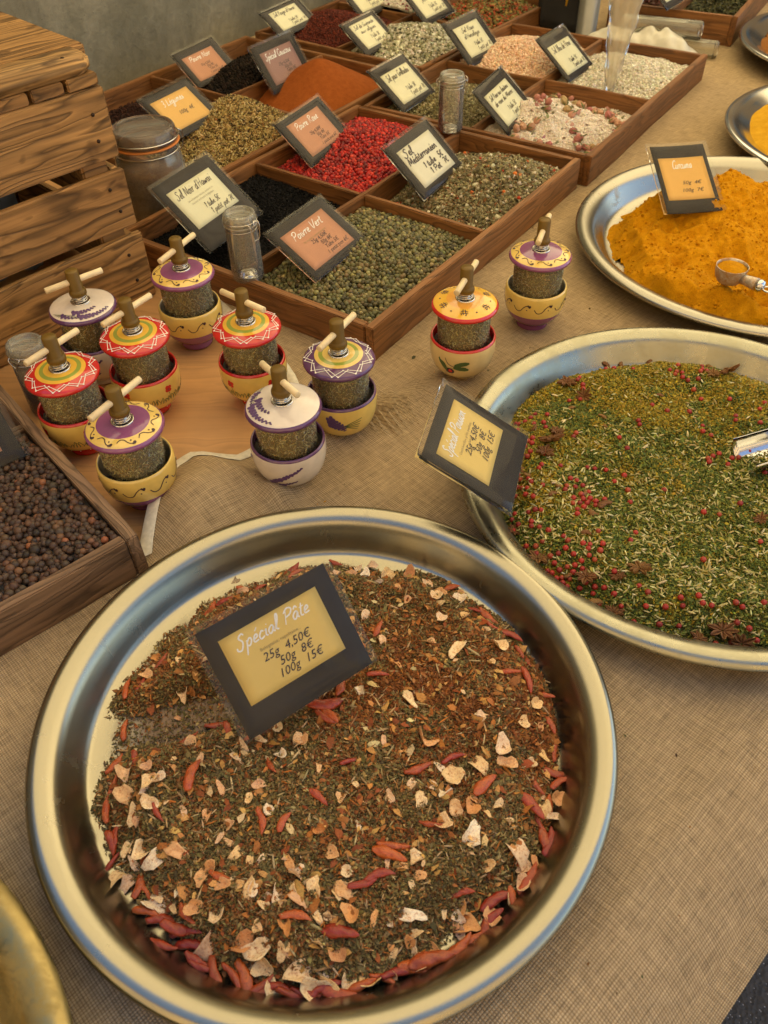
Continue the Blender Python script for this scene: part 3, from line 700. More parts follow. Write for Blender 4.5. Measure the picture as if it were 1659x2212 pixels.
def pan_grid(c, rad, hf, col, n=90):
    xs = np.linspace(c[0] - rad * 1.08, c[0] + rad * 1.08, n); ys = np.linspace(c[1] - rad * 1.08, c[1] + rad * 1.08, n)
    X, Y = np.meshgrid(xs, ys, indexing='ij'); Z, ok = hf(X, Y); Z = np.where(ok, Z - .0012, .0055)
    P = np.stack([X.ravel(), Y.ravel(), Z.ravel()], -1); i = np.arange(n * n).reshape(n, n)
    r = np.hypot(X - c[0], Y - c[1]); WZ = wallz(X, Y); q_ok = (Z > WZ - .0035) | (r < rad * .80); keep = ((r[:-1, :-1] < rad * 1.03) & (Z[:-1, :-1] > .0078) & q_ok[:-1, :-1] & q_ok[1:, 1:] & q_ok[1:, :-1] & q_ok[:-1, 1:]).ravel()
    a, b, c_, d = [q.ravel()[keep] for q in (i[:-1, :-1], i[1:, :-1], i[1:, 1:], i[:-1, 1:])]
    return P, np.concatenate([np.stack([a, b, c_], 1), np.stack([a, c_, d], 1)]), np.tile(np.array(col)[None], (len(P), 1))
def scat(c, rad, hf, n):
    r = rad * 1.06 * np.sqrt(rng.uniform(0, 1, n)); t = rng.uniform(0, 2 * math.pi, n); x = c[0] + r * np.cos(t); y = c[1] + r * np.sin(t)
    z, ok = hf(x, y); return x, y, z, ok & ((z > wallz(x, y) - .001) | (np.hypot(x - c[0], y - c[1]) < rad * .93))

# brown pasta mix
hc = U((385, 1568), .006)
h1 = panheap_fn((-.044, .300), .172, .021, .045, seed=31, bumps=.007, holes=((hc[0] + .003, hc[1] + .002, .070, .030, .28, .90),))
x, y, z, ok = scat(T1, .172, h1, 180000)
thin = z < .0105
ok &= ~(thin & (rng.uniform(0, 1, len(x)) > .36 + .5 * (z > .0088)))
x, y, z, thin = x[ok], y[ok], z[ok], thin[ok]
red = sstep((vnoise(x, y, .030, 41) * .6 + vnoise(x, y, .012, 42) * .4 - .46) / .16)
cols = palette(len(x), ['7d6c40', '675a36', '917c4e', '86623a', '554a30', 'a08a5c', '6b6038'], [4, 4, 2, 3, 3, 1, 3], .22)
redc = palette(len(x), ['7f4a22', '8c5628', '6e3e1c', '9a6230'], None, .12)
band = np.exp(-(((x + .01) * .35 + (y - .335)) / .055) ** 2); use = rng.uniform(0, 1, len(x)) < (.07 + .30 * red + .55 * band * (.4 + .6 * red)); cols[use] = redc[use]; cols = np.clip(cols * np.array([1.12, 1.10, .95]), 0, 1)
k1 = rng.uniform(0, 1, len(x)) < .52
P = np.stack([x, y, np.maximum(z, .0078) + rng.uniform(-.0007, .0012, len(x))], -1)
sz = .00095 * np.exp(rng.normal(0, .38, len(x)))
parts = [pan_grid((-.043, .299), .174, h1, lin('6e4e2c')), batch(LEAF, P[k1], sz[k1] * 1.1, cols[k1], .45, (1.25, 1, 1)), batch(TET, P[~k1], sz[~k1] * .62, cols[~k1], None)]
x2, y2, z2, ok2 = scat(T1, .166, h1, 2600); x2, y2, z2 = x2[ok2], y2[ok2], z2[ok2]
parts.append(batch(SEED, np.stack([x2, y2, z2 + .001], -1), .0022 * np.exp(rng.normal(0, .35, len(x2))), palette(len(x2), ['a8895a', 'c2a878', '8f6a3c', 'b5702c'], None, .15), .3, (1.3, .55, .55)))
x2, y2, z2, ok2 = scat(T1, .166, h1, 1000); x2, y2, z2 = x2[ok2 & (z2 > .009)], y2[ok2 & (z2 > .009)], z2[ok2 & (z2 > .009)]
parts.append(batch(LEAF, np.stack([x2, y2, z2 + .0012], -1), .0026 * np.exp(rng.normal(0, .35, len(x2))), palette(len(x2), ['c28a46', 'd0a05a', 'a8682e', '8f4a20', 'dcbc84'], [3, 2, 3, 2, 1], .15), .35, (1.2, 1.1, 1.3)))
tag(fuse('pasta_spice_mix', parts, M_grain, (T1[0], T1[1], 0.), False), 'brown and green crumbled pasta spice mix heaped in the nearest steel pan', 'spice', kind='stuff')

# green fish mix
h2 = panheap_fn((.300, .559), .204, .019, .045, seed=51, bumps=.010, wob=.010)
x, y, z, ok = scat(T2, .202, h2, 165000); vis = (x < .62) & (y < .80); ok &= vis; x, y, z = x[ok], y[ok], z[ok]
yz = sstep((vnoise(x, y, .05, 61) * .6 + vnoise(x, y, .015, 62) * .4 + (y - .56) * 1.0 - .46) / .26)
cg = palette(len(x), ['5a6630', '485a2a', '6c7236', '3a4c24', '7c7a3c'], [4, 4, 3, 3, 1.5], .22); cy = palette(len(x), ['867822', '7a7022', '948228', '68662a', '8c7424'], None, .18)
use = rng.uniform(0, 1, len(x)) < (.12 + .75 * yz); cols = np.clip(np.where(use[:, None], cy, cg) * np.array([1.42, 1.33, .9]), 0, 1)
P = np.stack([x, y, z + rng.uniform(-.0008, .0011, len(x))], -1); k1 = rng.uniform(0, 1, len(x)) < .5; sz = .0012 * np.exp(rng.normal(0, .3, len(x)))
parts = [pan_grid((.300, .559), .206, h2, lin('5a5420')), batch(LEAF, P[k1], sz[k1] * 1.15, cols[k1], .45), batch(TET, P[~k1], sz[~k1] * .65, cols[~k1], None)]
x2, y2, z2, ok2 = scat(T2, .2, h2, 8500); dn = sstep((.66 - y2) / .22) * .9 + .22; ok2 &= rng.uniform(0, 1, len(x2)) < dn * (.4 + .9 * sstep((vnoise(x2, y2, .03, 77) - .3) / .4)); x2, y2, z2 = x2[ok2], y2[ok2], z2[ok2]
parts.append(batch(SEED, np.stack([x2, y2, z2 + .0012], -1), .0026 * np.exp(rng.normal(0, .22, len(x2))), palette(len(x2), ['b9ad70', 'a69a58', 'cfc68e', '8c8a48', 'd8d0a2'], [3, 3, 2, 2, 1], .12), .3, (1.1, .75, .75)))
tag(fuse('fish_spice_mix', parts, M_grain, (T2[0], T2[1], 0.), False), 'green herb and fennel seed mix dusted with yellow in the middle steel pan', 'spice', kind='stuff')

# turmeric
M_tur = powder('turmeric_powder', (.52, .222, .003), (.64, .30, .005), 110, .0022)
def tur_extra(x, y):
    e = .027 * np.exp(-(((x - .475) / .075) ** 2 + ((y - 1.04) / .06) ** 2)) + .026 * np.exp(-(((x - .635) / .085) ** 2 + ((y - 1.02) / .10) ** 2)) + .020 * np.exp(-(((x - .40) / .05) ** 2 + ((y - 1.09) / .035) ** 2))
    e = e + .018 * np.abs(vnoise(x, y, .05, 9) - .5) * 1.6 + .010 * (1 - np.abs(vnoise(x, y, .024, 10) - .5) * 2) + .0045 * (1 - np.abs(vnoise(x, y, .010, 12) - .5) * 2) + .0016 * vnoise(x, y, .0045, 13)
    d = np.hypot(x - U((1575, 600), .04)[0], y - U((1575, 600), .04)[1]); return e - .012 * np.exp(-(d / .03) ** 2)
h3 = panheap_fn((.517, .985), .212, .016, .045, seed=71, bumps=.009, wob=.02, extra=tur_extra)
P, F, Cc = pan_grid((.517, .985), .214, h3, (1, 1, 1), 260)
x, y, z, ok = scat((.522, .985, 0), .19, h3, 2600); ok &= (x < .62); x, y, z = x[ok], y[ok], z[ok]
clods = batch(ICO1, np.stack([x, y, z - .0004], -1), .0007 * np.exp(np.abs(rng.normal(0, .55, len(x)))), np.ones((len(x), 3)), None, (1, .85, .8))
tag(fuse('turmeric_powder', [(P, F, Cc), clods], M_tur, (T3[0], T3[1], 0.)), 'lumpy orange yellow turmeric powder heaped in the right hand pan', 'spice', kind='stuff')
M_tur2 = powder('yellow_powder', (.58, .30, .012), (.70, .40, .03), 60, .002)
h5 = panheap_fn((.812, 1.302), .222, .014, .07, floor=.027, seed=81, bumps=.008, wob=.012)
P, F, Cc = pan_grid((.812, 1.302), .222, h5, (1, 1, 1), 80)
tag(fuse('yellow_spice_powder', [(P, F, Cc)], M_tur2, (T5[0], T5[1], 0.)), 'bright yellow powder in the shiny pan at the right edge', 'spice', kind='stuff')
h4 = panheap_fn((.985, 1.738), .215, .012, .07, floor=.027, seed=82, bumps=.006, wob=.012)
P, F, Cc = pan_grid((.985, 1.738), .215, h4, (1, 1, 1), 60)
tag(fuse('brown_spice_powder', [(P, F, Cc)], powder('brown_powder', (.22, .085, .02), (.30, .13, .03), 60, .002), (T4[0], T4[1], 0.)), 'brown spice in the pan at the top right corner', 'spice', kind='stuff')
h6 = panheap_fn((-.43, -.02), .165, .022, .05, seed=83, bumps=.006); 
P, F, Cc = pan_grid((-.43, -.02), .175, h6, (1, 1, 1), 80)
tag(fuse('golden_spice_powder', [(P, F, Cc)], M_tur2, (T6[0], T6[1], 0.)), 'golden powder in the pan cut off at the bottom left corner', 'spice', kind='stuff')

cx_ = rng.uniform(-.15, .55, 520); cy_ = rng.uniform(.12, 1.35, 520); d_ = (cx_ + .0 - .17) * -TN.x * -1 * 0
ks = [i for i in range(520) if .03 < (Vector((cx_[i], cy_[i], 0)) - T0).dot(TN) < .55 + 2 * max(0, (Vector((cx_[i], cy_[i], 0)) - T0).dot(TD) - .32) and all(math.hypot(cx_[i] - t_[0], cy_[i] - t_[1]) > t_[2] + .004 for t_ in (T1, T2, T3, T5)) and (Vector((cx_[i], cy_[i], 0)) - B0).dot(E2) < -.30]
Pk = np.array([(cx_[i], cy_[i], cloth_z((Vector((cx_[i], cy_[i], 0)) - T0).dot(TD), (Vector((cx_[i], cy_[i], 0)) - T0).dot(TN)) + .0006) for i in ks])
tag(fuse('spice_crumbs', [batch(LEAF, Pk, .0009 * np.exp(rng.normal(0, .5, len(ks))), palette(len(ks), ['6a4a1c', 'b0741c', '4a4a20', '8a5a20', '3a2a1a'], None, .2), .4)], M_grain, (0, 0, 0), False), 'loose spice crumbs scattered over the burlap', 'crumbs', kind='stuff')
# chilli pods, garlic flakes, peppercorns, star anise: every one a thing
def objmat(name, stops, rough, sc=90, dustcol=None, dust=0, coat=0, lo_=.6):
    k = NM(name); b = k.bsdf(Roughness=rough); oi = k.n('ShaderNodeObjectInfo')
    base = k.ramp(oi.outputs['Random'], stops)
    n = k.noise(k.coord('Object', rand=3), sc, 6, .7)
    c = k.mix(base, k.ramp(n, [(.3, grey(lo_)), (.7, grey(1.2))]), .8, 'MULTIPLY')
    if dustcol: c = k.mix(c, dustcol, k.ramp(k.noise(k.coord('Object', rand=5), sc * 2.2, 5, .7), [(.50, grey(0)), (.66, grey(dust))]))
    k.l(c, b.inputs['Base Color']); k.bump(n, .0007, 1.0); 
    if coat: b.inputs['Coat Weight'].default_value = coat; b.inputs['Coat Roughness'].default_value = .25
    return k.m
M_chil = objmat('dried_chilli_skin', [(0, lin('96240f')), (.35, lin('b04312')), (.65, lin('c25a16')), (1, lin('9c3a16'))], .42, 3.5, lin('5a1408'), .45, coat=.3)
M_garl = objmat('dried_garlic', [(0, lin('eac07c')), (.3, lin('f4d8a4')), (.55, lin('dc9850')), (.8, lin('f8e6c0')), (1, lin('cc8440'))], .75, 2.6, lin('b8662c'), .75, lo_=.85)
M_pink = objmat('pink_peppercorn_skin', [(0, lin('a02014')), (.4, lin('b82c18')), (.7, lin('8c1a12')), (.85, lin('b0481c')), (1, lin('b8342a'))], .45, 3, coat=.2)
M_anis = objmat('star_anise_bark', [(0, lin('66391a')), (.5, lin('7a4c24')), (1, lin('86602c'))], .7, 5, lin('8a7824'), .5)

def chilli_me(i):
    r_ = random.Random(i); L = 1.0; bend = r_.uniform(-.25, .25); n = 17; pts = []; rad = []
    for k_ in range(n):
        t = k_ / (n - 1); pts.append(((t - .5) * 2, bend * (1 - (2 * t - 1) ** 2) * 1.5, .12 * math.sin(t * 3 + i))); rad.append(max(.03, (.36 + .05 * math.sin(t * 9 + i)) * (math.sin(math.pi * min(1, t * .86 + .13))) ** .75))
    v, f = tube_vf(pts, rad, 12)
    v = [Vector((p[0], p[1] * (1 + .07 * math.sin(5 * p[0] + 5 * p[2] + i) + .03 * math.sin(19 * p[0] + i)), p[2] * .62 + .035 * math.sin(9 * p[0] + 12 * p[1] + i))) for p in v]
    return mesh('dried_chilli', v, f, M_chil, True)
CH = [chilli_me(i) for i in range(7)]
def flake_me(i, long=False):
    r_ = random.Random(100 + i); n = 14; top = []; ph = [r_.uniform(0, 6.3) for _ in range(4)]; notch = r_.uniform(0, 6.3); cut = r_.choice((0, 0, .45))
    for k_ in range(n):
        a = 2 * math.pi * k_ / n; q = .9 + .13 * math.sin(2 * a + ph[0]) + .10 * math.sin(3 * a + ph[1]) + .07 * math.sin(5 * a + ph[2]) + r_.uniform(-.05, .05)
        dq = abs((a - notch + math.pi) % (2 * math.pi) - math.pi); q *= 1 - cut * max(0, 1 - dq / .8); top.append((q * math.cos(a), q * math.sin(a) * (.38 if long else .74)))
    bx, by, tw = r_.uniform(.1, .5) * r_.choice((-1, 1)), r_.uniform(.4, 1.3), r_.uniform(-.6, .6)
    def zz(x, y): return bx * x * x + by * y * y * 1.3 + tw * x * y + .08 * math.sin(5 * x + ph[3]) * math.cos(5 * y)
    v = [(0, 0, .03)]; f = []
    for q, zo in ((.34, .03), (.68, .03), (.97, .028), (1, -.01), (.95, -.04), (.5, -.04)):
        for x, y in top: v.append((x * q, y * q, zz(x * q, y * q) + zo))
    v.append((0, 0, -.04)); nr = 6
    for k_ in range(n):
        k2 = (k_ + 1) % n; f.append((0, 1 + k_, 1 + k2))
        for j in range(nr - 1): f.append((1 + j * n + k_, 1 + (j + 1) * n + k_, 1 + (j + 1) * n + k2, 1 + j * n + k2))
        f.append((1 + (nr - 1) * n + k_, nr * n + 1, 1 + (nr - 1) * n + k2))
    return mesh('garlic_flake', v, f, M_garl, True)
FL = [flake_me(i) for i in range(12)]; FLL = [flake_me(i + 20, True) for i in range(7)]

def zone(x, y, c, rad):
    dx, dy = x - c[0], y - c[1]; r = math.hypot(dx, dy) / rad
    if r < .33: return 'in the middle'
    side = ('right', 'far', 'left', 'near')[int(((math.degrees(math.atan2(dy, dx)) + 45) % 360) // 90)]
    return ('at the %s edge' if r > .8 else 'on the %s side') % side
def lay(me, name, x, y, hf, size, ang, label, cat, group, tilt=.3, lift=.35):
    cc, rm = (T1, .176) if hf is h1 else (T2, .1915); r_ = math.hypot(x - cc[0], y - cc[1])
    if r_ > rm: x, y = cc[0] + (x - cc[0]) * rm / r_, cc[1] + (y - cc[1]) * rm / r_
    zz_, _ = hf(np.array([x]), np.array([y])); zz_ = np.maximum(zz_, wallz(x, y)); o = add(name, me)
    o.location = (x, y, max(float(zz_[0]), .0075) + size * lift); o.scale = (size,) * 3 if not isinstance(size, tuple) else size
    o.rotation_euler = (random.gauss(0, tilt), random.gauss(0, tilt), ang); c_, rd_ = (T1, .165) if hf is h1 else (T2, .195)
    if name == 'garlic_flake' and size > .0102: label = 'extra large cream' + label[15:]
    if name == 'dried_chilli': o.scale = (size, size * random.uniform(.62, 1.0), size * random.uniform(.6, .95))
    return tag(o, label + ' ' + zone(x, y, c_, rd_), cat, group)
CHL = ('dried red chilli pod on the pasta spice,', 'chilli', 'dried chilli pods on the pasta spice mix')
GAL = ('cream to orange dried garlic flake on the pasta spice,', 'garlic flake', 'dried garlic flakes on the pasta spice mix')
chl = [(271,1476,-80,27),(343,1414,-50,22),(264,1559,-80,24),(238,1634,-50,24),(288,1643,90,20),(398,1597,-35,30),(427,1691,-70,32),(491,1588,80,20),(548,1588,-55,24),(609,1531,15,20),(634,1522,-10,15),(656,1526,-40,18),(704,1531,-5,28),(708,1559,30,26),(449,1300,-60,24),(484,1291,-15,22),(625,1216,-40,28),(462,1546,-10,24),(299,1469,-60,18),(227,1744,-90,22),(238,1687,-70,20),
(976,1260,-20,24),(724,1195,20,18),(1024,1315,20,18),(1058,1320,40,30),(1058,1344,35,24),(1103,1368,25,30),(1123,1402,55,18),(1144,1416,70,18),(1135,1478,70,30),(1101,1466,0,22),(1180,1495,10,20),(1207,1608,-80,22),(1204,1651,10,24),(1216,1680,-30,22),(1149,1738,45,32),(1178,1776,55,24),(1180,1814,75,28),(1202,1814,-75,28),(1048,1704,-45,30),(981,1651,-25,26),(818,1368,-60,20),(818,1471,-5,24),(904,1666,-25,30),(707,1526,-10,36),(712,1560,35,24),(734,1493,-75,24),(851,1834,5,30),(842,1858,20,32),(1156,1896,-60,32),(823,1906,-15,26),
(1081,1938,-30,34),(1129,1950,80,20),(1060,2019,-75,20),(1000,2067,-45,36),(1036,2043,-30,24),(952,2109,-15,40),(736,2022,10,32),(736,2163,15,34),(787,2169,-25,26),(874,2139,-10,30),(832,2127,20,24),(664,2178,10,30),(787,1911,-20,28),
(227,1809,75,24),(233,1848,-50,20),(229,1738,90,24),(286,1897,-75,24),(304,1914,60,18),(308,1963,15,26),(341,1985,10,28),(381,1988,10,30),(405,1971,55,24),(396,2011,0,30),(348,2029,20,26),(405,2037,10,28),(431,2077,20,24),(466,2090,70,28),(484,2134,60,28),(506,2139,80,32),(550,2130,-35,30),(642,2183,5,38),(704,2139,-25,30),(563,1787,80,24),(642,1998,5,26),
(640,1240,-30,20),(560,1255,-35,18),(520,1262,20,16),(757,1655,-20,20),(690,1735,40,22),(590,1665,60,20),(930,1790,10,22),(1000,1930,-10,22),(620,1790,-60,20),(480,1900,20,20),(350,1770,60,20),(1195,1725,80,20),(1190,1560,60,20),(1090,2000,-40,24),(912,2120,10,30),(420,2060,30,24),(1165,1690,50,20),(590,2160,10,26),(560,2150,-15,24),(250,1720,50,18),(244,1790,-80,20)]
def vdir(q, deg, z):      # heading on the table of a direction seen in the photograph
    a = U(q, z); b = U((q[0] + 20 * math.cos(R(deg)), q[1] + 20 * math.sin(R(deg))), z); return math.atan2(b[1] - a[1], b[0] - a[0])
for px, py, dg, L in chl:
    q = U((px, py), .022); s_ = L / 2650; 
    lay(random.choice(CH), 'dried_chilli', q[0], q[1], h1, s_, vdir((px, py), dg, .022), *CHL, tilt=.12, lift=.26)
fl = [(884,1522,24,1),(914,1608,22,0),(1034,1656,20,0),(1087,1627,22,0),(1094,1658,18,0),(981,1690,24,0),(950,1666,16,1),(890,1699,12,0),(933,1704,12,0),(844,1728,16,1),(909,1738,16,0),(959,1721,18,0),(986,1757,18,0),(957,1788,20,0),(1017,1810,21,0),(1118,1829,26,0),(1135,1862,16,0),(1132,1898,17,0),(1058,1862,12,0),(1175,1620,18,1),(1159,1517,14,0),(1171,1562,9,0),(1211,1709,16,0),(1209,1752,18,1),(1180,1728,18,0),(1185,1867,16,1),(652,1613,14,0),(700,1505,10,0),(1000,1262,16,1),(995,1289,18,0),(952,1346,14,0),(1005,1339,12,0),(837,1224,22,0),(885,1229,18,0),(923,1255,18,0),(799,1202,16,0),(755,1224,15,0),(952,1277,14,0),(1077,1402,18,0),(986,1416,28,1),(1058,1445,10,0),(827,1392,18,1),(943,1294,16,0),(789,1243,14,0),(789,1339,14,0),(923,1320,12,0),
(273,1716,24,0),(383,1844,28,1),(334,1853,22,0),(304,1835,22,0),(268,1817,20,1),(286,1760,22,1),(246,1875,20,0),(264,1892,16,0),(280,1853,18,1),(326,1941,22,0),(365,1945,16,1),(444,2033,26,0),(524,2037,20,0),(554,2046,22,0),(532,2090,20,1),(497,1826,14,1),(515,1848,14,0),(440,1897,16,0),(488,1923,14,0),(519,1921,10,0),(541,1936,22,1),(598,1941,14,0),(634,1927,16,1),(682,1923,16,0),(651,1958,22,1),(686,1985,16,1),(625,1870,20,1),(642,1897,16,0),(607,2055,18,1),(568,2077,18,0),(651,2099,28,0),(678,2139,26,0),(581,2156,20,0),(704,2121,20,1),(497,2086,16,1),(560,1703,12,0),(541,1734,10,0),(480,1712,16,1),(317,1725,12,0),
(883,1977,28,1),(892,2013,18,1),(940,2037,20,1),(1012,1989,22,0),(1072,1977,18,0),(754,1920,12,1),(763,1983,18,0),(682,1983,14,1),(808,1989,14,1),(910,2073,18,0),(802,2109,20,0),(748,2115,18,0),(850,2091,12,0),(700,2127,22,0),(392,1484,18,0),(310,1445,14,0),(387,1427,16,1),(647,1612,15,0),(590,1550,12,0),(563,1603,16,1),(603,1577,12,0),(416,1608,14,0),(268,1665,18,0),(378,1669,12,1),(515,1647,16,1),(436,1652,16,1),(321,1674,12,0),(528,1621,18,1),
(730,1240,12,0),(700,1260,10,0),(815,1262,12,0),(860,1275,14,1),(770,1205,14,0),(880,1300,10,0),(930,1395,12,0),(858,1440,14,1),(780,1500,12,0),(610,1640,12,0),(690,1660,14,1),(740,1730,12,0),(770,1700,12,1),(830,1610,14,1),(1130,1560,14,0),(1040,1560,12,0),(905,1900,12,0),(960,1960,12,1),(580,1760,12,0),(400,1760,14,1),(350,1700,14,0),(450,1770,12,0),(380,1920,12,1),(420,1960,16,0),(470,1980,16,0),(620,2010,14,0),(560,2000,12,1),(730,2060,16,0),(690,2040,12,0),(850,2050,14,1),(1000,2000,12,0),(1110,1930,12,0),(1050,1760,12,1),(720,1850,14,0),(775,1790,12,1),(690,1800,12,0),(870,1880,10,0),(300,1780,12,0),(500,1790,12,0),(330,1400,12,0),(420,1330,12,1),(520,1270,14,0),(600,1225,12,1),(1150,1640,12,0),(330,1920,14,0)]
for _ in range(48):
    a_ = R(random.gauss(-95, 48)); r_ = random.uniform(.105, .158); X_, Y_ = -.043 + r_ * math.cos(a_), .299 + r_ * math.sin(a_)
    zz_, _o = h1(np.array([X_]), np.array([Y_])); lg = random.random() < .35; o_ = lay(random.choice(FLL if lg else FL), 'garlic_flake', X_, Y_, h1, random.uniform(.0035, .0075), random.uniform(0, 6.3), *GAL, tilt=.45, lift=.25)
for px, py, L, lg in fl:
    q = U((px, py), .024); me = random.choice(FLL if lg else FL); s_ = L / 2300
    lay(me, 'garlic_flake', q[0], q[1], h1, s_, random.uniform(0, 6.3) if not lg else vdir((px, py), random.gauss(70, 35), .02), *GAL, tilt=.30, lift=.22)

def pp_me():
    v, f = ICO2; v = [Vector(p) * (1 + .05 * math.sin(9 * p[0] + 7 * p[1]) * math.sin(8 * p[2])) for p in v]; return mesh('pink_peppercorn', v, f, M_pink, True)
PPM = pp_me()
PPL = ('round pink peppercorn on the fish spice,', 'pink peppercorn', 'pink peppercorns on the fish spice mix')
clus = [(1258,1065,5),(1258,1095,12),(1105,1172,9),(1118,1190,4),(1153,1227,9),(1350,1346,10),(1202,1229,4),(1453,1381,6),(1545,1397,7),(1131,963,9),(1145,902,4),(1120,990,4),(1536,990,3),(1576,1003,4),(1611,981,4),(1470,809,6),(1518,802,4),(1650,800,2),(1225,1235,4),(1310,1325,5),(1165,925,3),(1240,1045,3),(1190,1225,4),(1490,1385,4),(1410,1370,4),(1190,1290,3),(1590,1395,3),(1105,1130,2),(1120,1045,3),(1240,945,2),(1165,1020,2),(1270,1200,3),(1240,1300,5),(1640,1390,4),(1230,860,2),(1260,840,2),(1640,1180,1),(1370,1150,1),(1290,1195,3)]
pps = []
for px, py, n in clus:
    for _ in range(n): pps.append((px + random.gauss(0, 3.2 * math.sqrt(n)), py + random.gauss(0, 3.2 * math.sqrt(n))))
for _ in range(75): a, r_ = random.uniform(0, 6.28), random.uniform(.1, .97); x = .302 + .19 * r_ ** .6 * math.cos(a); y = .56 + .19 * r_ ** .6 * math.sin(a); pps.append((x, y, 0))
for _ in range(85): a = R(random.uniform(150, 285)); r_ = random.uniform(.160, .190); pps.append((T2[0] + r_ * math.cos(a), T2[1] + r_ * math.sin(a), 0))
done = []
for q in pps:
    x, y = U(q, .024) if len(q) == 2 else q[:2]
    for _ in range(12):
        if all((x - a) ** 2 + (y - b) ** 2 > .0050 ** 2 for a, b in done): break
        x += random.gauss(0, .003); y += random.gauss(0, .003)
    if math.hypot(x - T2[0], y - T2[1]) > .196 or x > .47: continue
    done.append((x, y)); lay(PPM, 'pink_peppercorn', x, y, h2, .0026 * random.uniform(.88, 1.1), random.uniform(0, 6), *PPL, tilt=1, lift=.55)
def anise_me(i):
    r_ = random.Random(i); v = []; f = []
    for k_ in range(8):
        a = 2 * math.pi * k_ / 8 + r_.uniform(-.1, .1); L = r_.uniform(.75, 1.1); up = r_.uniform(.05, .35); c, s_ = math.cos(a), math.sin(a); o = len(v)
        prof = [(.08, .06, .10), (.35, .17, .20), (.62, .20, .22), (.85, .12, .17), (1.0, .015, .12)]
        for x, w, h in prof:
            x *= L; z0 = up * x * x
            for yy, zz_ in ((-w, z0 + h), (-w * .45, z0 + h * .9), (0, z0 + h * .25), (w * .45, z0 + h * .9), (w, z0 + h), (w * .6, z0 - h * .3), (-w * .6, z0 - h * .3)):
                v.append((x * c - yy * s_, x * s_ + yy * c, zz_))
        for j in range(4):
            for q in range(7): f.append((o + j * 7 + q, o + j * 7 + (q + 1) % 7, o + (j + 1) * 7 + (q + 1) % 7, o + (j + 1) * 7 + q))
        f.append(tuple(o + q for q in reversed(range(7))))
    return mesh('star_anise', v, f, M_anis, False)
AN = [anise_me(i) for i in range(4)]
for px, py, r_ in [(1189,965,25),(1175,990,20),(1114,996,16),(1224,827,22),(1136,1205,22),(1575,803,26),(1382,1232,22),(1268,1235,22),(1567,1350,24),(1611,1374,22),(1092,1135,14),(1307,1345,18),(1519,1376,16),(1262,858,18),(1540,810,16),(1200,945,16),(1640,1130,14),(1335,1245,14)]:
    q = U((px, py), .026); lay(random.choice(AN), 'star_anise', q[0], q[1], h2, r_ / 2000, random.uniform(0, 6), 'brown star anise on the fish spice,', 'star anise', 'star anise on the fish spice mix', tilt=.22, lift=.30)
# small brown cardamom like pods
for px, py, r_ in [(1272,1311,15),(1307,1100,16),(1282,1112,12),(1060 + 200,1065,10),(1300,905,11),(1425,860,9),(1308,925,8),(1210,1060,12),(1195,1075,10),(1150,935,10),(1235,885,10),(1265,1160,10),(1405,745,12),(1302,757,13),(1545,748,12),(1330,735,10),(1125,1015,10),(1140,1030,10),(1230,1225,10)]:
    q = U((px, py), .026); lay(random.choice(CH), 'cardamom_pod', q[0], q[1], h2, r_ / 2150, random.uniform(0, 6), 'dusty brown pod on the fish spice,', 'spice pod', 'brown pods on the fish spice mix', tilt=.3, lift=.3).data = None or random.choice(CH)
podm = [m.copy() for m in CH[:3]]
for m in podm: m.name = 'cardamom_pod'; m.materials.clear(); m.materials.append(M_anis)
for o in [o for o in COL.objects if o.name.startswith('cardamom_pod')]: o.data = random.choice(podm); o.scale = (o.scale[0], o.scale[1] * 1.5, o.scale[2] * 1.3)

# rosebuds on the pink salt
M_rose = objmat('dried_rose_petal', [(0, lin('c8987c')), (.3, lin('b4666a')), (.55, lin('d0a888')), (.8, lin('9c5058')), (1, lin('b8a070'))], .85, 3.5, lin('7c7848'), .65)
M_sep = plain('dried_sepal', lin('6a7040'), .8, var=.3, vscale=300)
def rose_me(i):
    r_ = random.Random(i); m = MB(); v, f = ico(2); vv = []
    for p in v:
        a = math.atan2(p[1], p[0]); q = 1 + .12 * math.sin(5 * a + 3 * p[2] + i) + .05 * math.sin(11 * a + i); vv.append((p[0] * .72 * q, p[1] * .72 * q, p[2] * 1.0 + .1 * math.sin(4 * a)))
    m.add(vv, f, 0, False)
    for k_ in range(5):
        a = k_ * 1.257 + i; c, s_ = math.cos(a), math.sin(a); m.add([(0, 0, -1.0), (.55 * c - .2 * s_, .55 * s_ + .2 * c, -.8), (1.0 * c, 1.0 * s_, -.1 + r_.uniform(-.3, .5)), (.55 * c + .2 * s_, .55 * s_ - .2 * c, -.8)], [(0, 1, 2, 3)], 1, False)
    vt, ft = tube_vf([(0, 0, -.9), (.1, 0, -1.3), (.05, .1, -1.7)], .12, 5); m.add(vt, ft, 1)
    return m.mesh('rosebud', [M_rose, M_sep])
RB = [rose_me(i) for i in range(4)]
x0, x1, y0, y1, xfC, invC = cell(C_, 0, 0); px_, py_ = invC(U((1160, 250), .04)); hC = cone(px_, py_, .052, .30, .020, .03, 12, .011)
z3 = lambda x, y: (995 + .4 * x, .4 * y)
rb = [(410,530),(430,560),(490,530),(510,515),(470,590),(465,620),(600,500),(625,520),(560,560),(575,600),(600,620),(700,550),(730,560),(650,540),(760,580),(800,590),(830,610),(860,620),(885,640),(910,630),(930,630),(900,670),(860,680),(840,610),(295,720),(340,735),(370,745),(245,715),(210,710),(410,670),(645,745),(690,740),(700,770),(660,790),(645,805),(730,790),(790,740),(760,715),(820,715),(480,745),(500,765),(335,690),(780,770),(720,730),(560,500),(450,500),(870,655)]
rb += [(300, 700), (330, 745), (380, 690), (430, 740), (620, 800), (590, 770), (680, 740), (750, 750), (700, 800), (800, 720), (850, 690), (640, 720), (250, 690), (530, 480), (670, 520), (740, 540), (820, 580), (610, 690)]
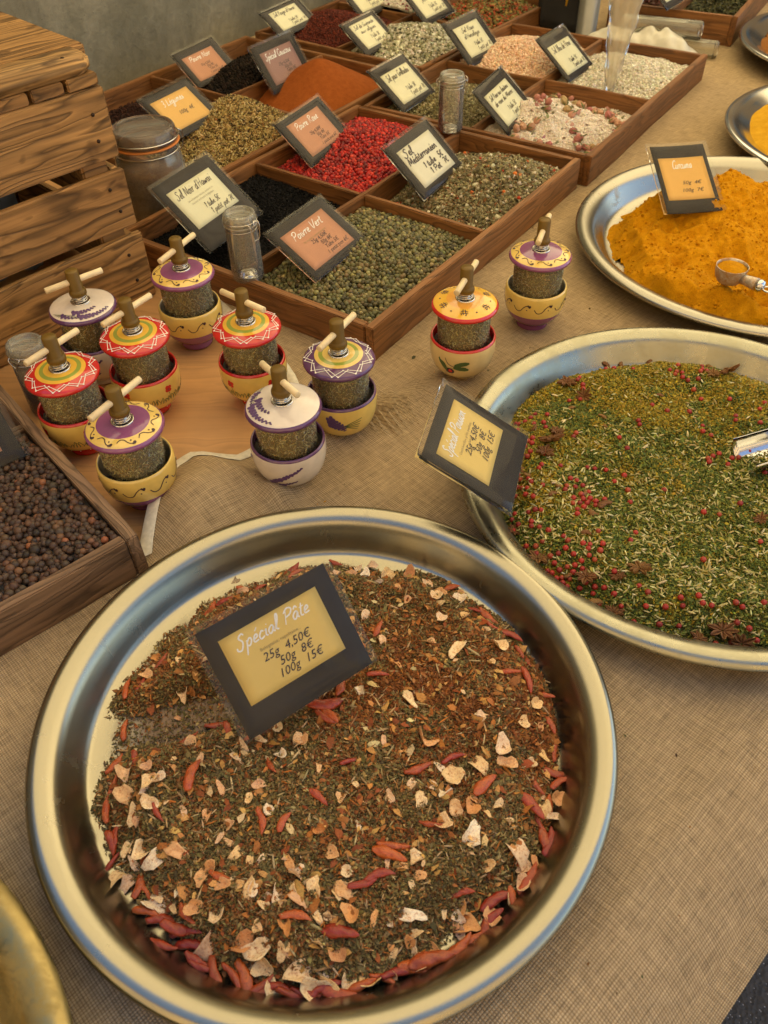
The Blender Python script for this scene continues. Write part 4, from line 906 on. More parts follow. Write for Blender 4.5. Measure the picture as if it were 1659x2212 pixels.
for zx, zy in rb:
    q = U(z3(zx, zy), .045); lx, ly = invC(q)
    if not (x0 + .008 < lx < x1 - .008 and y0 + .008 < ly < y1 - .008): lx = min(max(lx, x0 + .009), x1 - .009); ly = min(max(ly, y0 + .009), y1 - .009)
    zz_ = float(hC(np.array([lx]), np.array([ly]))[0]); w = xfC(np.array([lx]), np.array([ly]), np.array([zz_ + .0045]))[0]
    o = add('rosebud', random.choice(RB)); o.location = tuple(w); s_ = random.uniform(.0058, .0085); o.scale = (s_,) * 3; o.rotation_euler = (random.gauss(1.2, .5), random.gauss(0, .4), random.uniform(0, 6.3))
    tag(o, 'small dried rosebud with green sepals on the pale pink salt', 'rosebud', 'dried rosebuds on the pink salt')

# ------------------------------------------------------------------ pepper mills
LIDP = [(.0085, .0985), (.012, .0984), (.016, .0980), (.020, .0974), (.024, .0966), (.028, .0956), (.0315, .0945), (.0338, .0934), (.0352, .0921), (.0360, .0905), (.0356, .0888), (.0342, .0878), (.031, .0875), (.009, .0880)]
BOWLP = [(0, 0), (.0170, 0), (.0188, .0008), (.0190, .0035), (.0180, .0060), (.0205, .0090), (.0250, .0125), (.0290, .0165), (.0320, .0212), (.0342, .0272), (.0356, .0335), (.0364, .0400), (.0364, .0465), (.0359, .0518), (.0350, .0542), (.0338, .0544), (.0330, .0522), (.0326, .044), (.0310, .034), (.0270, .0265), (.015, .0245), (0, .0240)]
def lidz(r): return float(np.interp(r, [p[0] for p in LIDP[:10]], [p[1] for p in LIDP[:10]]))
def bowlr(z): return float(np.interp(z, [p[1] for p in BOWLP[2:14]], [p[0] for p in BOWLP[2:14]]))
def lidP(th, r, off=.0003): return Vector((r * math.cos(th), r * math.sin(th), lidz(r) + off)), Vector((math.cos(th) * .2, math.sin(th) * .2, 1)).normalized()
def bowlP(th, z, off=.0003):
    r = bowlr(z) + off; return Vector((r * math.cos(th), r * math.sin(th), z)), Vector((math.cos(th), math.sin(th), -.35 if z < .03 else 0)).normalized()
def ribbon(mb, S, pts, w, m, n=4):
    pp = catmull([(a, b, 0) for a, b in pts], n); L = [S(p[0], p[1]) for p in pp]; v = []; f = []
    ws = w if isinstance(w, (list, tuple)) else None
    for i, (p, nn) in enumerate(L):
        t = (L[min(i + 1, len(L) - 1)][0] - L[max(i - 1, 0)][0]).normalized(); sd = nn.cross(t).normalized()
        ww = w if ws is None else float(np.interp(i / (len(L) - 1), np.linspace(0, 1, len(ws)), ws)); v += [p + sd * ww, p + nn * .0002, p - sd * ww]
    for i in range(len(L) - 1): a = 3 * i; f += [(a, a + 3, a + 4, a + 1), (a + 1, a + 4, a + 5, a + 2)]
    mb.add(v, f, m)
def blob(mb, S, a, b, r, m, el=1., rot=0., dome=.35, off=0):
    p, nn = S(a, b); p = p + nn * off; t = nn.cross(Vector((0, 0, 1))); t = (t if t.length > .1 else nn.cross(Vector((1, 0, 0)))).normalized(); bt = nn.cross(t)
    v = [p + nn * r * dome]; n = 9
    for k_ in range(n):
        q = 2 * math.pi * k_ / n; x, y = r * el * math.cos(q), r * math.sin(q); x, y = x * math.cos(rot) - y * math.sin(rot), x * math.sin(rot) + y * math.cos(rot); v.append(p + t * x + bt * y)
    mb.add(v, [(0, 1 + k_, 1 + (k_ + 1) % n) for k_ in range(n)], m)
def lathe_banded(prof, bands, n=72):
    """bands: list of (index of the last profile segment, material)"""
    v, f = lathe_vf(prof, n); m = []
    for j in range(len(prof) - 1):
        for lim, mi in bands:
            if j <= lim: break
        m += [mi] * n
    return v, f, m
MM = [M_pur, M_yel, M_plum, M_red, M_yel2, M_gre, M_whi, M_ora, M_cre, M_ink, M_pnt, M_leaf, M_lav, M_inside]
PUR, YEL, PLU, RED, YE2, GRE, WHI, ORA, CRE, INK, PNT, LEA, LAV, INS = range(14)
def scroll(mb, S, a0, v0, dv, w=.00035, st=.1):
    ribbon(mb, S, [(a0 - 2.6 * st, v0 + dv * .1), (a0 - 1.7 * st, v0 - dv * .9), (a0 - .4 * st, v0 - dv * .8), (a0 + .6 * st, v0 + dv * .3), (a0 + 1.6 * st, v0 + dv * .9), (a0 + 2.5 * st, v0 + dv * .4)], w, INK)
    blob(mb, S, a0 + 2.4 * st, v0 + dv * .75, .0015, INK, 1.3, 1); blob(mb, S, a0 + 1.9 * st, v0 + dv * 1.0, .0010, INK); blob(mb, S, a0 + 1.6 * st, v0 - dv * .25, .0008, INK)
def sprig(mb, S, a0, v0, a1, v1, n, sc=1.):
    for i in range(n):
        t = i / (n - 1); a = a0 + (a1 - a0) * t; v_ = v0 + (v1 - v0) * t; L = (1.0 - .55 * t) * sc
        for sgn in (-1, 1): blob(mb, S, a + sgn * .0017 * L * (.035 if S is bowlP else .035) / .0012 * .6, v_ + sgn * .0009 * L, .0014 * L, LAV, 1.35, 1.2 * sgn + i)
    ribbon(mb, S, [(a0, v0), ((a0 + a1) / 2, (v0 + v1) / 2 + .0006), (a1, v1)], .00025, LEA)
def star6(mb, S, a, b, r, m):
    for k_ in range(3): blob(mb, S, a + .04 * math.cos(k_ * 2.1 + .5) * r / .0014, b + .0011 * math.sin(k_ * 2.1 + .5) * r / .0014, r, m, 1.15, k_)
def lid_mesh(kind):
    mb = MB(); r_ = random.Random(hash(kind) % 99 if 0 else ord(kind)); bl = {'P': [(3, PUR), (6, YEL), (13, PUR)], 'R': [(1, YE2), (2, GRE), (3, YE2), (12, RED)], 'V': [(1, YEL), (2, GRE), (3, YEL), (12, PLU)], 'W': [(6, WHI), (13, PLU)], 'O': [(2, ORA), (4, YE2), (5, YE2), (6, YE2), (13, RED)]}[kind]
    v, f, m = lathe_banded(LIDP, bl); mb.add(v, f, m)
    if kind == 'P':
        for i in range(9): scroll(mb, lidP, i * 2 * math.pi / 9, .0285, .0030, .00042, .105)
    if kind in 'RV':
        N = 9
        for ph in (0, .5):
            pts = []
            for i in range(N * 2 + 1):
                a = (i + ph) * math.pi / N; rr_ = .0335 if i % 2 else .0272; rr_ += .0006 * r_.uniform(-1, 1); pts.append((a, rr_))
                if i % 2: blob(mb, lidP, a, rr_, .00105, PNT, off=.0002)
                else: blob(mb, lidP, a, rr_, .0008, PNT, off=.0002)
            for i in range(len(pts) - 1): ribbon(mb, lidP, [pts[i], ((pts[i][0] + pts[i + 1][0]) / 2, (pts[i][1] + pts[i + 1][1]) / 2 - .0005), pts[i + 1]], .00036, PNT)
    if kind == 'W':
        sprig(mb, lidP, 3.3, .0285, 4.4, .0300, 9, 1.6); sprig(mb, lidP, 3.0, .0225, 4.1, .0200, 7, 1.5); sprig(mb, lidP, 2.6, .029, 3.15, .0290, 5, 1.3)
        for q in range(4): ribbon(mb, lidP, [(2.2 + .1 * q, .032), (2.6, .027 + .001 * q), (3.1 + .1 * q, .025 + .0015 * q)], .00022, LEA)
    if kind == 'O':
        for i in range(6):
            a = i * 1.047 + .4
            for d_ in (-.055, .055):
                ribbon(mb, lidP, [(a + d_ - .02, .0215), (a + d_, .0255), (a + d_ + .03, .0285)], .00042, INK); ribbon(mb, lidP, [(a - .16, .0255 + d_ * .02), (a, .0250 + d_ * .03), (a + .16, .0260 + d_ * .02)], .00042, INK)
            blob(mb, lidP, a - .1, .0285, .0009, INK); blob(mb, lidP, a + .5, .0268, .00085, INK, 1.3); blob(mb, lidP, a + .06, .0292, .0008, INK)
    return mb.mesh('lid', MM)
def bowl_mesh(kind):
    mb = MB(); bl = {'P': [(8, PUR), (12, YEL), (14, YEL), (21, INS)], 'R': [(6, RED), (7, GRE if 0 else YEL), (12, YEL), (14, RED), (16, RED), (21, INS)], 'V': [(5, PLU), (12, YEL), (16, PLU), (21, INS)], 'W': [(12, WHI), (16, PUR if 0 else PLU), (21, INS)], 'O': [(12, CRE), (16, RED), (21, INS)]}[kind]
    v, f, m = lathe_banded(BOWLP, bl); mb.add(v, f, m); r_ = random.Random(5)
    if kind == 'P':
        for i in range(9): scroll(mb, bowlP, i * 2 * math.pi / 9, .0405, .0048, .00048, .11)
    if kind == 'R':
        for i in range(5):
            a = i * 1.2566 + .3; 
            for k_ in range(4): blob(mb, bowlP, a + .062 * math.cos(k_ * 1.57 + .6), .0415 + .0024 * math.sin(k_ * 1.57 + .6), .0022, RED, 1.1, k_, .2)
            blob(mb, bowlP, a, .0412, .0009, INK, off=.0006); ribbon(mb, bowlP, [(a, .038), (a + .03, .033), (a + .01, .029)], .0003, LEA)
        for i in range(64):
            a = i * 2 * math.pi / 64; ribbon(mb, bowlP, [(a - .05, .0245), (a + r_.uniform(-.06, .06), .031 + r_.uniform(-.002, .003)), (a + .05, .0345 + r_.uniform(-.004, .003))][:2] + [(a + .07, .026)], .00032, LEA)
        for i in range(16): blob(mb, bowlP, i * .3927, .0125, .0006, PNT)
    if kind == 'V':
        for a0 in (-1.9, .3, 2.4):
            for q in range(3): sprig(mb, bowlP, a0 + .02 * q, .044 - .004 * q, a0 + .42, .034 - .003 * q, 6, 1.5)
            for q in range(5): ribbon(mb, bowlP, [(a0 + .40, .034), (a0 + .62, .030 + .002 * q), (a0 + .80 + .03 * q, .027 + .0035 * q)], .00035, LEA)
        for i in range(14): blob(mb, bowlP, i * .4488, .0095, .0009, PNT)
    if kind == 'W':
        for a0 in (-2.0, 0.4, 2.7): sprig(mb, bowlP, a0, .026, a0 + .80, .043, 9, 1.9); sprig(mb, bowlP, a0 + .05, .0195, a0 + .66, .026, 7, 1.5)
    if kind == 'O':
        for a0 in (-2.1, .2, 2.2):
            for (u, w_, rot) in ((.42, .0385, .25), (.40, .0325, -.1), (-.18, .035, 2.3)):
                blob(mb, bowlP, a0 + u, w_, .0028, LEA, 3.2, rot, .12)
            blob(mb, bowlP, a0 + .05, .0275, .0046, PLU if 0 else INK, 1.15, 0, .35); blob(mb, bowlP, a0 + .06, .0278, .0038, RED, 1.1, 0, .55)
            ribbon(mb, bowlP, [(a0 - .1, .044), (a0, .037), (a0 + .2, .034)], .0004, INK)
    return mb.mesh('bowl', MM)
gm = MB(); v, f = lathe_vf([(.0285, .0275), (.0287, .034), (.0287, .0872)], 48); gm.add(v, f); v, f = lathe_vf([(.0272, .0872), (.0272, .0300), (.026, .0285), (0, .0282)], 48); 
ME_glass = gm.mesh('glass_cylinder', [M_glass])
def herbs_me():
    n = 4200; th = rng.uniform(0, 2 * math.pi, n); zz = rng.uniform(.027, .0845, n); top = .083 + .003 * np.sin(th * 2); zz = np.minimum(zz, top); r = .0273 - rng.uniform(0, .0008, n)
    P = np.stack([r * np.cos(th), r * np.sin(th), zz], -1); cols = palette(n, ['cdc29a', 'b5aa84', 'dccfa6', '968b6a', 'e6dab6', 'b59a70'], [4, 4, 3, 3, 1.5, 2], .38)
    cols = np.clip(cols * np.array([1.6, 1.5, 1.3]), 0, 1); parts = [batch(SEED, P, .0016 * np.exp(rng.normal(0, .3, n)), cols, None, (.95, .5, .5))]
    v, f = lathe_vf([(0, .026), (.0262, .0262), (.0263, .083), (0, .0835)], 24); F = np.array([t for q in f for t in ((q[0], q[1], q[2]), (q[0], q[2], q[3]))]); parts.append((np.array(v), F, np.tile(lin('968b6a'), (len(v), 1))))
    o = fuse('herbs', parts, M_grain, (0, 0, 0), False); me = o.data; bpy.data.objects.remove(o); return me
ME_herb = herbs_me()
v, f = lathe_vf([(.0085, .1062), (.0092, .1072), (.0092, .1100), (.0086, .1118), (.0076, .1124), (.0071, .1130), (.0069, .1332), (.0062, .1342), (0, .1343)], 28); ME_knob = mesh('knob', v, f, M_knob, True)
sp = [(.0078 * math.cos(t), .0078 * math.sin(t), .0990 + .0075 * t / (3 * 2 * math.pi)) for t in np.linspace(0, 6 * math.pi, 60)]
mb = MB(); v, f = tube_vf(sp, .00062, 6); mb.add(v, f); v, f = lathe_vf([(.0104, .0983), (.0104, .0994), (.0092, .0996), (.0090, .0988), (.0050, .0988), (.0048, .106)], 28); mb.add(v, f); ME_spring = mb.mesh('spring', [M_steel])
v, f = tube_vf([(-.0315, 0, 0), (-.0312, 0, 0), (.0312, 0, 0), (.0315, 0, 0)], [.0027, .0032, .0032, .0027], 16); ME_rod = mesh('turning_rod', v, f, M_rod, True)
LM = {k_: lid_mesh(k_) for k_ in 'PRVWO'}; BM_ = {k_: bowl_mesh(k_) for k_ in 'PRVWO'}
mills = [(-.319, .7714, 'W', 35, 1.6, 'white mill with plum rim and lavender sprigs, farthest left beside the slatted crate'),
 (-.3102, .6507, 'R', 54, .2, 'red and yellow poppy mill leftmost of the mills, beside the allspice tray'),
 (-.2513, .7114, 'R', 52, .9, 'red and yellow poppy mill standing directly behind the front purple and yellow mill'),
 (-.2207, .8353, 'P', 62, .3, 'purple and yellow scroll mill farthest back, beside the crate and the black salt'),
 (-.2326, .5680, 'P', 58, .8, 'purple and yellow scroll mill at the front left next to the allspice tray corner'),
 (-.1370, .7227, 'R', -41, 1.5, 'red and yellow poppy mill closest to the wooden pepper tray'),
 (-.0901, .5882, 'W', -55, .0, 'white mill with plum rim and lavender sprigs at the front, nearest the big steel pan'),
 (-.0401, .6608, 'V', 59, .0, 'plum mill with yellow centre and white zigzag dots, by the tray corner'),
 (.0922, .7536, 'O', 66, .0, 'orange and red mill with brown hash marks and an olive branch on its bowl'),
 (.1877, .8526, 'P', 70, .5, 'purple and yellow scroll mill rightmost, between the tray and the turmeric pan')]
proto = empty('pepper_mill', (0, 0, 0), 0)
pb = add('bowl', BM_['P'], proto); pg = add('glass_cylinder', ME_glass, proto); ph = add('herbs', ME_herb, proto); pl_ = add('lid', LM['P'], proto); ps = add('spring', ME_spring, proto); pk = add('knob', ME_knob, proto); pr = add('turning_rod', ME_rod, proto, loc=(0, 0, .1225))
for i, (x, y, kd, ang, rot, lb) in enumerate(mills):
    o = proto if i == 0 else copy_tree(proto)
    onb = kd and i in (0, 1, 2, 3, 4, 5)
    o.location = (x, y, .0006 if onb and kd != 'x' and i != 6 else .0020); o.rotation_euler = (0, 0, rot)
    tag(o, lb, 'pepper mill', 'painted ceramic pepper mills')
    for ch in o.children:
        n = ch.name.split('.')[0]
        if n == 'bowl': ch.data = BM_[kd]; ch.rotation_euler = (0, 0, random.uniform(0, 6) if kd in 'PR' else 0)
        if n == 'lid': ch.data = LM[kd]; ch.rotation_euler = (0, 0, 0)
        if n == 'turning_rod': ch.rotation_euler = (0, R(-2), R(ang) - rot); ch.location = (.0, 0, .1225)
        if n == 'herbs': ch.rotation_euler = (0, 0, i * 1.3)

# ------------------------------------------------------------------ glass jars
def small_jar(x, y, z, rot, label, full=None):
    e = empty('clip_top_jar', (x, y, z), rot, label, 'glass jar', 'small glass jars with clip lids')
    mb = MB(); v, f = lathe_vf([(0, .0015), (.012, .0028), (.0165, .0012), (.0186, .0018), (.0196, .005), (.0196, .058), (.0188, .064), (.0180, .067), (.0182, .0705), (.0190, .0710)], 40); mb.add(v, f)
    v, f = lathe_vf([(0, .0050), (.011, .0060), (.0160, .0040), (.0178, .0065), (.0180, .058), (.0172, .066), (.0172, .0708)], 40); mb.add(v, f)
    v, f = lathe_vf([(.0186, .0688), (.0199, .0692), (.0199, .0708), (.0186, .0712)], 40); mb.add(v, f)
    add('jar_body', mb.mesh('jar_body', [M_jar]), e)
    v, f = lathe_vf([(.0196, .0722), (.0202, .0735), (.0202, .0760), (.0194, .0800), (.0186, .0835), (.0180, .0845), (.0150, .0845), (.0135, .0815), (.0090, .0805), (.0070, .0800), (0, .0798)], 40)
    mb = MB(); mb.add(v, f); v, f = lathe_vf([(.0180, .0735), (.0176, .0790), (.0120, .0785), (.0, .0783)], 40); mb.add(v, f)
    add('lid', mb.mesh('lid', [M_jlid]), e)
    v, f = lathe_vf([(.0172, .0712), (.0196, .0712), (.0196, .0722), (.0172, .0722)], 40, True); add('seal', mesh('seal', v, f, plain('clear_rubber', (.55, .52, .42), .5) if 'clear_rubber' not in bpy.data.materials else bpy.data.materials['clear_rubber'], True), e)
    mb = MB()
    v, f = lathe_vf([(.0190 + .0006 * math.cos(a), .0665 + .0006 * math.sin(a)) for a in np.linspace(0, 6.28, 7)[:-1]], 40, True); mb.add(v, f)
    v, f = lathe_vf([(.0204 + .0005 * math.cos(a), .0765 + .0005 * math.sin(a)) for a in np.linspace(0, 6.28, 7)[:-1]], 40, True); mb.add(v, f)
    for q in ([(.019, .008, .0765), (.0225, .0075, .073), (.0232, .006, .064), (.0222, .005, .056), (.0205, 0, .0545), (.0222, -.005, .056), (.0232, -.006, .064), (.0225, -.0075, .073), (.019, -.008, .0765)], [(.0195, .004, .0665), (.0235, .004, .068), (.0240, .003, .0760), (.0215, 0, .0790), (.0240, -.003, .076), (.0235, -.004, .068), (.0195, -.004, .0665)], [(-.0195, .006, .0765), (-.0225, .006, .074), (-.0222, 0, .0665), (-.0225, -.006, .074), (-.0195, -.006, .0765)]):
        v, f = tube_vf(catmull(q, 4), .0006, 5); mb.add(v, f)
    add('wire_clip', mb.mesh('wire_clip', [M_steel]), e)
    if full:
        v, f = lathe_vf([(0, .0063), (.0176, .0066), (.0177, full), (0, full + .001)], 24); add('contents', mesh('contents', v, f, M_tur2 if 0 else powder('jar_spice', (.33, .19, .08), (.42, .26, .12), 300, .0005), True), e)
    return e
small_jar(*U((536.6, 594), .046), .0395 + .003, R(-35), 'empty clip top glass jar standing on the front tray beside the black salt')
small_jar(*U((972, 286), .046), .0495, R(10), 'empty clip top glass jar standing between the grill salt and the handwritten card')
J3 = U((52, 743), .083); small_jar(J3[0], J3[1], .0008, R(70), 'clip top glass jar half hidden behind the leftmost red mill', .045)
JB = U((306, 272), .137)
jb = empty('preserving_jar', (JB[0], JB[1], .0005), R(40), 'large preserving jar with orange rubber seal beside the slatted crate', 'glass jar')
mb = MB(); v, f = lathe_vf([(0, .003), (.036, .002), (.0440, .004), (.0480, .011), (.0480, .085), (.0455, .098), (.0420, .105), (.0415, .110), (.0435, .1125), (.0435, .1155)], 56); mb.add(v, f)
v, f = lathe_vf([(0, .006), (.036, .005), (.0440, .010), (.0450, .016), (.0450, .085), (.0425, .098), (.0390, .106), (.0388, .115)], 56); mb.add(v, f); add('jar_body', mb.mesh('jar_body', [M_jar]), jb)
v, f = lathe_vf([(.0385, .1157), (.0470, .1157), (.0478, .1168), (.0470, .1180), (.0385, .1180)], 56, True); add('rubber_seal', mesh('rubber_seal', v, f, plain('orange_rubber', (.62, .20, .035), .5), True), jb)
mb = MB(); v, f = lathe_vf([(.0440, .1182), (.0458, .1195), (.0458, .1225), (.0448, .1260), (.0440, .1330), (.0425, .1362), (.0400, .1370), (.0385, .1352), (.036, .1345), (0, .1342)], 56); mb.add(v, f)
v, f = lathe_vf([(.041, .1185), (.040, .131), (0, .1318)], 56); mb.add(v, f); add('lid', mb.mesh('lid', [glass('jar_lid_glass', (.9, .9, .86), .12, (.55, .47, .42), rim=.9)]), jb)
v, f = lathe_vf([(0, .0104), (.0443, .011), (.0443, .074), (0, .076)], 40); add('contents', mesh('contents', v, f, powder('brown_jar_spice', (.12, .05, .018), (.2, .09, .03), 220, .001), True), jb)
mb = MB()
for rr_, zz_ in ((.0440, .1065), (.0470, .1240)):
    v, f = lathe_vf([(rr_ + .0010 * math.cos(a), zz_ + .0010 * math.sin(a)) for a in np.linspace(0, 6.28, 7)[:-1]], 56, True); mb.add(v, f)
for q in ([(.046, .012, .124), (.051, .012, .119), (.0525, .010, .104), (.051, 0, .092), (.0525, -.010, .104), (.051, -.012, .119), (.046, -.012, .124)], [(-.046, .01, .124), (-.051, .01, .118), (-.05, 0, .1065), (-.051, -.01, .118), (-.046, -.01, .124)]):
    v, f = tube_vf(catmull(q, 4), .001, 6); mb.add(v, f)
add('wire_clip', mb.mesh('wire_clip', [M_steel]), jb)

# ------------------------------------------------------------------ handwriting and price cards
GL = {'a': '1|.75,.8 .45,1 .1,.6 .2,.1 .5,.1 .75,.8 .75,.2 1,.05', 'b': '.9|0,.2 .3,1.2 .35,2 .15,1.9 .15,.3 .4,0 .7,.4 .5,.9 .25,.7', 'c': '.8|.7,.8 .4,1 .1,.5 .3,0 .8,.2', 'd': '1.05|.75,.8 .4,1 .1,.5 .3,0 .65,.3 .85,2;.85,2 .78,.2 1.05,.05',
'e': '.8|.1,.4 .6,.65 .45,1 .15,.7 .2,.1 .8,.15', 'g': '1|.75,.8 .4,1 .1,.5 .35,.1 .7,.6;.78,.95 .7,-.7 .3,-1 .1,-.6 .95,.1', 'h': '1|0,.2 .35,1.3 .3,2 .1,1.8 .1,0;.1,.5 .45,1 .65,.7 .65,.2 1,.05', 'i': '.5|.1,.7 .25,.95 .2,.2 .5,.05;.3,1.4 .33,1.55',
'l': '.55|0,.2 .35,1.3 .35,2 .15,1.9 .15,.3 .5,.05', 'm': '1.4|.05,.1 .15,.95 .15,0;.15,.5 .4,1 .55,.8 .55,0;.55,.5 .85,1 1,.8 1,.2 1.35,.05', 'n': '1|.05,.9 .15,.8 .15,0;.15,.5 .5,1 .65,.7 .65,.2 1,.05', 'o': '.85|.4,1 .1,.6 .2,.05 .6,.15 .65,.75 .35,1 .85,.85',
'p': '.95|.1,.9 .15,.5 .05,-1;.15,.6 .5,1 .75,.6 .5,.05 .15,.2', 'q': '.95|.75,.8 .4,1 .1,.5 .35,.1 .7,.6;.75,.9 .7,-1', 'r': '.7|.05,.8 .2,1 .2,0;.2,.5 .45,1 .7,.9', 's': '.75|.05,.1 .45,.95 .4,.6 .6,.2 .3,0 .1,.15;.5,.05 .75,.15', 't': '.6|.3,1.7 .2,.2 .6,.05;0,1.15 .6,1.25',
'u': '1|.1,.95 .1,.2 .4,0 .65,.4 .7,.95;.7,.95 .7,.15 1,.05', 'v': '.8|.05,.9 .25,.05 .6,.9 .8,.8', 'w': '1.2|.05,.9 .2,.05 .5,.8;.5,.8 .65,.05 1,.9 1.2,.8', 'x': '.8|.05,.9 .6,.05;.65,.95 .05,.05', 'y': '.9|.1,.95 .15,.3 .5,.2;.7,.95 .55,-.6 .25,-1 .1,-.6 .85,.1',
'S': '1.2|1,1.7 .7,2 .3,1.6 .8,.9 .6,0 .1,.1 0,.5', 'P': '1.2|.3,1.9 .2,0;0,1.5 .5,2 1.1,1.7 .9,1.1 .3,.9', 'C': '1.2|1.1,1.6 .8,2 .2,1.4 .3,.2 .8,0 1.2,.4', 'V': '1.1|0,1.9 .4,0 1.1,2', 'R': '1.3|.3,1.9 .2,0;0,1.5 .5,2 1.0,1.6 .3,1;.3,1 1.2,0', 'N': '1.3|.1,0 .2,1.9 .9,.1 1.1,2',
'H': '1.3|.2,1.9 .1,0;1.1,2 .9,0;0,.9 1.1,1.1', 'M': '1.6|0,0 .3,1.9 .7,.4 1.2,1.9 1.3,0', 'L': '1.1|.3,1.9 .2,.2 .1,0 1.1,.1', 'G': '1.3|1.1,1.6 .7,2 .2,1.2 .4,.1 1,.3 1,.9;.7,.9 1.2,.9', 'B': '1.2|.3,1.9 .2,0;.1,1.8 .8,1.9 .8,1.2 .3,1 1,.7 .7,.05 .2,0', 'T': '1.1|0,1.8 1.1,2;.6,1.9 .4,0',
"'": '.35|.2,2 .15,1.5', '1': '.6|.1,1.4 .4,1.9 .35,0', '5': '.9|.8,1.9 .3,1.9 .25,1.1 .7,1 .6,.1 .1,.1', '7': '.9|.1,1.8 .8,1.8 .4,0;.3,.9 .8,1', '3': '.9|.1,1.7 .6,1.9 .6,1.2 .3,1 .7,.7 .5,0 .1,.2', '€': '1|.9,1.6 .5,1.8 .2,.9 .5,.1 .9,.3;.05,1.1 .7,1.15;.05,.7 .6,.75', ' ': '.7|'}
ACC = {'é': ('e', '.35,1.4 .6,1.8'), 'â': ('a', '.2,1.35 .45,1.7 .7,1.35'), 'ï': ('i', '.05,1.5 .08,1.6')}
def pts_(s_): return [tuple(float(q) for q in p.split(',')) for p in s_.split()]
def script(mb, text, x0, y0, width, xh, w, m, slant=.28, z=0):
    adv = 0; st = []
    for ch in text:
        g, acc = (ch, None) if ch in GL else ACC.get(ch, (' ', None)); a, body = GL[g].split('|')
        for s_ in ([q for q in body.split(';') if q] + ([acc] if acc else [])):
            st.append([(adv + x + slant * y, y) for x, y in pts_(s_)])
        adv += float(a)
    sx = width / max(adv, .1)
    for s_ in st:
        pp = catmull([(x0 + x * sx, y0 + y * xh, z) for x, y in s_], 4); v = []; f = []
        for i, p in enumerate(pp):
            t = (pp[min(i + 1, len(pp) - 1)] - pp[max(i - 1, 0)]); t = t.normalized() if t.length > 1e-9 else Vector((1, 0, 0)); sd = Vector((-t.y, t.x, 0)); q = w * (1 if 0 < i < len(pp) - 1 else .6)
            v += [p + sd * q, p - sd * q]
        mb.add(v, [(2 * i, 2 * i + 1, 2 * i + 3, 2 * i + 2) for i in range(len(pp) - 1)], m, False)
_tc = {}
def type_(mb, text, x, y, h, m, shear=.28, z=0, width=None, align='LEFT', off=0.0):
    key = (text, shear, off)
    if key not in _tc:
        cu_ = bpy.data.curves.new('t', 'FONT'); cu_.body = text; cu_.size = 1; cu_.shear = shear; cu_.resolution_u = 2; cu_.offset = off
        o = bpy.data.objects.new('t', cu_); COL.objects.link(o); dg = bpy.context.evaluated_depsgraph_get(); me = bpy.data.meshes.new_from_object(o.evaluated_get(dg))
        _tc[key] = ([tuple(p.co) for p in me.vertices], [tuple(p.vertices) for p in me.polygons]); bpy.data.objects.remove(o); bpy.data.curves.remove(cu_); bpy.data.meshes.remove(me)
    V_, F_ = _tc[key]
    if not V_: return
    x0 = min(p[0] for p in V_); x1 = max(p[0] for p in V_); sx = h if width is None else width / (x1 - x0); W = (x1 - x0) * sx
    ox = x - x0 * sx - (0 if align == 'LEFT' else W if align == 'RIGHT' else W / 2)
    mb.add([(ox + p[0] * sx, y + p[1] * h, z) for p in V_], F_, m, False)
M_back = plain('charcoal_card', (.038, .034, .034), .8, 0, .12, var=.12, vscale=40)
PAP = {'yellow': plain('yellow_paper', (.80, .58, .17), .7, var=.03), 'orange': plain('amber_paper', (.78, .46, .12), .7, var=.03), 'terra': plain('terracotta_paper', (.56, .26, .15), .7, var=.03), 'mauve': plain('mauve_paper', (.34, .185, .165), .7, var=.04), 'cream': plain('cream_paper', (.82, .80, .56), .7, var=.03), 'white': plain('handwritten_paper', (.78, .76, .60), .7, var=.03)}
M_tw = plain('white_lettering', (.96, .95, .92), .6); M_tb = plain('black_lettering', (.035, .025, .04), .6); M_tg = plain('grey_lettering', (.38, .29, .13), .7); M_tgw = plain('pale_grey_lettering', (.42, .40, .30), .7)
